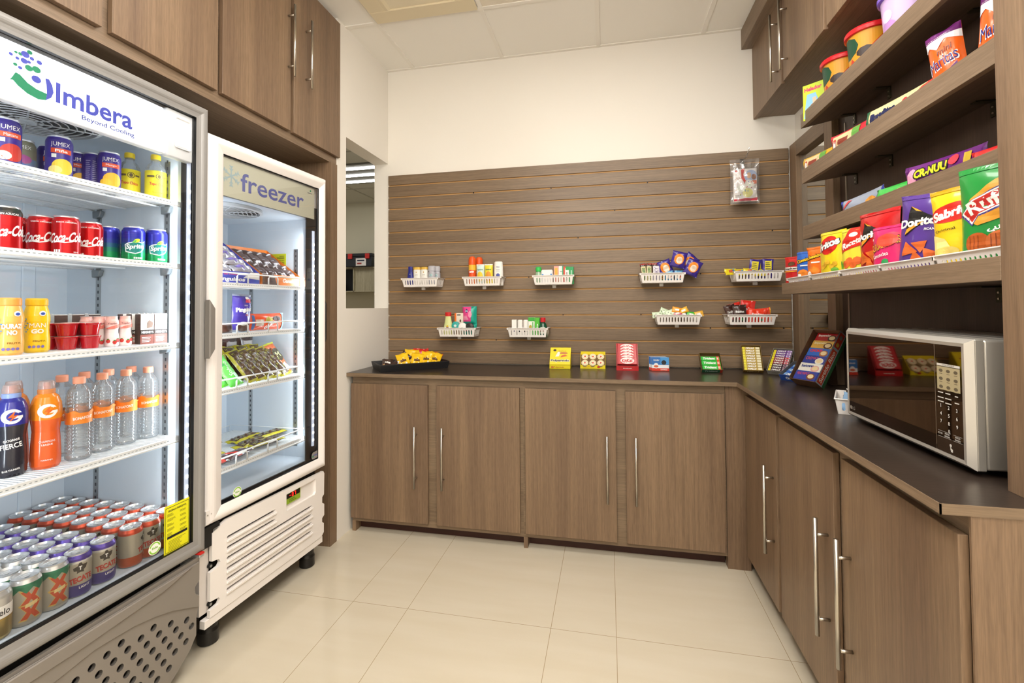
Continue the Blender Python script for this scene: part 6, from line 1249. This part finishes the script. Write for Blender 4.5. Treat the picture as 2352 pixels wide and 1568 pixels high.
ptb.put((.968,2.13,S1),-1.0,'orange patterned popcorn tub with red lid, nearer the mirror','popcorn tubs on the top shelf'); ptb.put((.968,1.925,S1),-1.0,'orange patterned popcorn tub with red lid, next to the lilac tub','popcorn tubs on the top shelf')
def d_pt(d): d.ell(-.03,.05,.035,.035,M('#b88ac8',.4),18); d.ell(.03,.06,.02,.02,M('#c8485a',.4),8); d.ell(.045,.05,.012,.012,M('#4a8a5a',.4),8); d.ell(-.03,.1,.02,.02,M('#e0c8ea',.4),14)
pt3=tub('#cbaedb','#7a5ac8',d_pt,''); pt3.put((.968,1.705,S1),-1.0,'lilac popcorn tub with violet lid and flower print','popcorn tubs on the top shelf')
# ---------- freezer goods ----------
def ZW(x,y,z): 
    c,s=math.cos(ZR),math.sin(ZR); return (ZL[0]+x*c-y*s,ZL[1]+x*s+y*c,z)
def fz(p,x,y,z,l,grp,tx=0,ty=0,rz=0): return p.put(ZW(x,y,z),(Matrix.Rotation(ZR+rz,3,'Z')@Matrix.Rotation(tx,3,'X')@Matrix.Rotation(ty,3,'Y')).to_euler(),l,grp)
CRD=M('#d8ccb4',.6)
ta,puta=wedge('cake_carton','purple and white open carton of wrapped cakes on the top freezer shelf',.255,.27,.05,.62,M('#4a52b0',.4),ZW(-.125,.095,1.4066),ZR,lambda d,w,h:(d.text('Pinguinos',-.02,h*.3,W0,w=.14,h=.022,shear=.2,bold=.04),d.text('Marinela',-.03,h*.8,M('#e04a5a',.4),w=.08,h=.012),d.poly([(.04,h*.5),(.127,h*.4),(.127,h),(.08,h)],W0)),inner=CRD,lip=.03)
tb_,putb=wedge('cake_carton','orange open carton of wrapped cakes on the top freezer shelf',.245,.25,.05,.60,M('#e07a28',.4),ZW(.145,.10,1.4066),ZR,lambda d,w,h:(d.poly([(-.12,.0),(-.03,.0),(-.05,h),(-.12,h)],M('#4a2f22',.5)),d.text('Gansito',.05,h*.5,M('#f2ece0',.4),w=.09,h=.02,shear=.2,bold=.04)),side=lambda d,y,z,th:(d.rect(y*.1,z*.2,y*.9,z*.4,M('#4a2f22',.5)),),inner=CRD,lip=.03)
WRAP=M('#c2c0cc',.15,.55); WRB=M('#6a5a58',.15,.45)
pw=pouch('wrapped_cake','',.115,.05,.03,WRAP,lambda d,w,h:(d.rect(-w*.3,h*.3,w*.1,h*.7,M('#7a6ab0',.4)),d.rect(w*.2,h*.2,w*.3,h*.8,M('#e8e8f0',.3)),),2,M('#dcdce6',.15,.5),'wrapped cake',lr=True,wr=.003)
pw2=pouch('wrapped_cake','',.052,.11,.028,WRB,lambda d,w,h:(d.rect(-w*.35,h*.55,w*.35,h*.62,M('#d8d8dc',.2,.4)),d.rect(-w*.4,h*.2,-w*.1,h*.24,M('#d8d8dc',.2,.4))),3,M('#c8c4c8',.15,.5),'wrapped cake',wr=.003)
zr=ZR
def on(put,proto,u,v,l,grp,off,rz=0):
    # pouches are modelled upright: tip them onto the slope
    o=put(proto,u,v,l,grp,off,rz); R=o.rotation_euler.to_matrix(); o.rotation_euler=(R@Matrix.Rotation(-PI/2,3,'X')).to_euler(); return o
for j in range(4):
    for i in range(2): on(puta,pw,-.062+.125*i,.02+.056*j,'silvery wrapped cake, %s row from the front, %s column of the purple carton'%(ordn(j),('left','right')[i]),'wrapped cakes in the purple carton',.018,rz=.15*((i+j)%2)-.07)
for i in range(4):
    for j in range(2): on(putb,pw2,-.09+.058*i,.012+.115*j,'brown wrapped cake, %s from left, %s row of the orange carton'%(ordn(i),('front','back')[j]),'wrapped cakes in the orange carton',.018,rz=.1)
def ping(d,w,h): d.rect(w*.05,h*.78,w*.4,h*.88,M('#d8485a',.4)); d.text('MINI',.002,h*.7,W0,w=w*.2,h=h*.035); d.text('Pinguinos',0,h*.58,W0,w=w*.86,h=h*.15,bold=.05,rot=.08,shear=.1); d.text('SUPER',w*.1,h*.45,M('#e86a5a',.4),w=w*.25,h=h*.05); d.ell(0,h*.14,w*.38,h*.13,M('#5a3a2c',.4),16); d.ell(-w*.1,h*.22,w*.2,h*.05,W0,12); d.ell(w*.1,h*.9,w*.0+.01,.006,W0,10)
q=pouch('cake_bag','',.098,.165,.05,foil('#4a3aa8'),ping,4,M('#b8c4dc',.2,.3),'cake bag',wr=.002); fz(q,-.065,.13,1.1965,'purple cake bag standing upright in the freezer',None,ty=.04)
def gan(d,w,h): d.rect(-w*.42,h*.05,-w*.36,h*.9,M('#4a6aa0',.4)); d.rect(-w*.34,h*.25,-w*.15,h*.65,M('#c8b8a8',.5)); d.ell(0,h*.6,w*.1,h*.22,M('#b8a84a',.5),9); d.ell(w*.22,h*.68,w*.14,h*.16,M('#3a2c28',.5),9); d.text('Gansito',w*.02,h*.3,W0,w=w*.3,h=h*.2,rot=.5,bold=.04); d.rect(w*.42,0,w*.5,h,M('#8ab4e0',.4))
q=pouch('cake_bag','',.215,.08,.05,foil('#e0501e'),gan,5,None,'cake bag',lr=True,wr=.002); fz(q,.105,.16,1.1965,'orange and blue cake bag lying beside the purple one',None)
q=pouch('cake_bag','',.09,.10,.04,foil('#c8262a'),None,6,None,'cake bag',wr=.002); fz(q,-.215,.2,1.1965,'red bag at the left of the second freezer shelf',None)
q=pouch('cake_bag','',.07,.085,.04,foil('#3a6aa0'),None,6,None,'cake bag',wr=.002); fz(q,-.135,.24,1.1965,'blue bag behind the purple cake bag',None)
q=pouch('cake_bag','',.08,.04,.04,foil('#4a3028'),None,6,None,'cake bag',wr=.002); fz(q,-.175,.1,1.1965,'small dark brown bag in front of the red one',None)
def mag(d,w,h):
    d.rect(-w*.5,0,-w*.36,h,M('#a8a01c',.25)); d.rect(w*.40,0,w*.5,h,M('#a8a01c',.25))
    for k in range(7):
        d.text('M',w*(-.2+.38*(k%2)),h*(.14+.12*k),M('#9a9a3a',.4),w=w*.17,h=h*.07,bold=.04,rot=.1); d.ell(w*(.2-.38*(k%2)),h*(.14+.12*k),w*.09,h*.03,M('#5a3f24',.4),10)
pg=pouch('ice_cream_pack','',.07,.175,.03,foil('#4a3624',.22),mag,7,foil('#a8a01c'),'ice cream',wr=.0015)
FS=.9695
for i in range(5): fz(pg,.012+.049*i,.13+.0*i,FS,'brown ice cream pack with lime edges, %s from the green ones, third freezer shelf'%ordn(i),'brown ice cream packs leaning on the third freezer shelf',tx=-.62,ty=-.22,rz=-.05)
for i in range(4): fz(pg,-.09+.075*i,.20,FS+.002,'brown ice cream pack, %s from left in the row behind, third freezer shelf'%ordn(i),'brown ice cream packs leaning on the third freezer shelf',tx=-.5,ty=.1)
pgn=pouch('ice_lolly_pack','',.075,.15,.025,foil('#6ad45a'),lambda d,w,h:(d.text('Solero',0,h*.55,M('#d8ecd0',.4),w=h*.5,h=w*.25,rot=PI/2-.1,shear=.2),d.ell(w*.2,h*.3,w*.15,h*.1,M('#c8ecd8',.4),10),d.ell(-w*.2,h*.7,w*.1,h*.05,M('#4a9a5a',.4),10)),8,foil('#5ac82a'),'ice lolly',wr=.0015)
for x,y,l in ((-.165,.12,'bright green ice lolly pack at the left edge of the freezer glass'),(-.095,.112,'bright green ice lolly pack beside the brown packs'),(-.08,.185,'bright green ice lolly pack behind the other two')): fz(pgn,x,y,FS,l,'green ice lolly packs',tx=-.6,ty=-.2)
q=pouch('ice_cream_pack','',.07,.185,.03,foil('#b8582c',.22),lambda d,w,h:(d.ell(0,h*.6,w*.42,h*.2,M('#3c3420',.4),18),d.text('M',0,h*.6,M('#ccd08a',.4),w=w*.4,h=h*.16,bold=.05),d.poly([(-w*.4,h*.1),(w*.4,h*.1),(w*.2,h*.35),(-w*.3,h*.3)],M('#d8d0b8',.4))),9,foil('#b8c040'),'ice cream',wr=.0015); fz(q,.235,.14,FS,'orange-brown ice cream pack at the right end of the third freezer shelf',None,tx=-.55,ty=-.2)
pd=pouch('ice_cream_box','',.1,.2,.03,foil('#3a2a26',.15),lambda d,w,h:(d.rect(-w*.2,h*.35,w*.45,h*.85,M('#b8b4b0',.4)),d.lines(-w*.15,h*.4,w*.4,h*.8,8,M('#4a4440',.5),.3)),10,None,'ice cream',wr=.0008)
for x,l in ((-.04,'dark brown pack with nutrition table behind the leaning packs'),(.07,'dark shiny pack in the middle behind the leaning packs'),(.165,'dark shiny pack at the right behind the leaning packs')): fz(pd,x,.34,FS,l,'dark packs at the back of the third freezer shelf')
g=G(); 
pf=Proto(dup(pg.o,(0,0,0),0)); FL=.6595
for i,(x,y,rz,l) in enumerate(((-.19,.30,.15,'back left'),(-.04,.37,-.1,'back centre'),(.12,.30,.1,'back right'),(.20,.22,-.05,'right end'),(-.17,.215,.05,'middle left'),(.06,.20,.1,'middle right'),(.09,.13,-.12,'front right'))):
    o=pf.put(ZW(x,y,FL+.014),(0,0,0),'brown ice cream pack with lime edges lying flat, %s of the lowest freezer shelf'%l,'brown ice cream packs lying on the lowest freezer shelf')
    o.rotation_euler=(Matrix.Rotation(ZR+rz+PI/2,3,'Z')@Matrix.Rotation(-PI/2,3,'X')).to_euler()
    o.location=Vector(ZW(x+.085,y,FL+.016))
prd=pouch('ice_cream_pack','',.075,.165,.028,foil('#4a2c28',.2),lambda d,w,h:(d.poly([(-w*.5,h*.45),(w*.5,h*.6),(w*.5,h*.75),(-w*.5,h*.62)],M('#c8301e',.4)),d.text('Magnum',-.0,h*.3,M('#d8d0cc',.4),w=h*.35,h=w*.2,rot=PI/2)),11,foil('#c8c4c4'),'ice cream',wr=.0015)
for x,y,l in ((-.10,.14,'brown and red ice cream pack at the front of the lowest freezer shelf'),(-.19,.13,'brown and red ice cream pack at the left front of the lowest freezer shelf')):
    o=prd.put((0,0,0),0,l,'brown and red ice cream packs'); o.rotation_euler=(Matrix.Rotation(ZR+.2+PI/2,3,'Z')@Matrix.Rotation(-PI/2,3,'X')).to_euler(); o.location=Vector(ZW(x+.08,y,FL+.016))
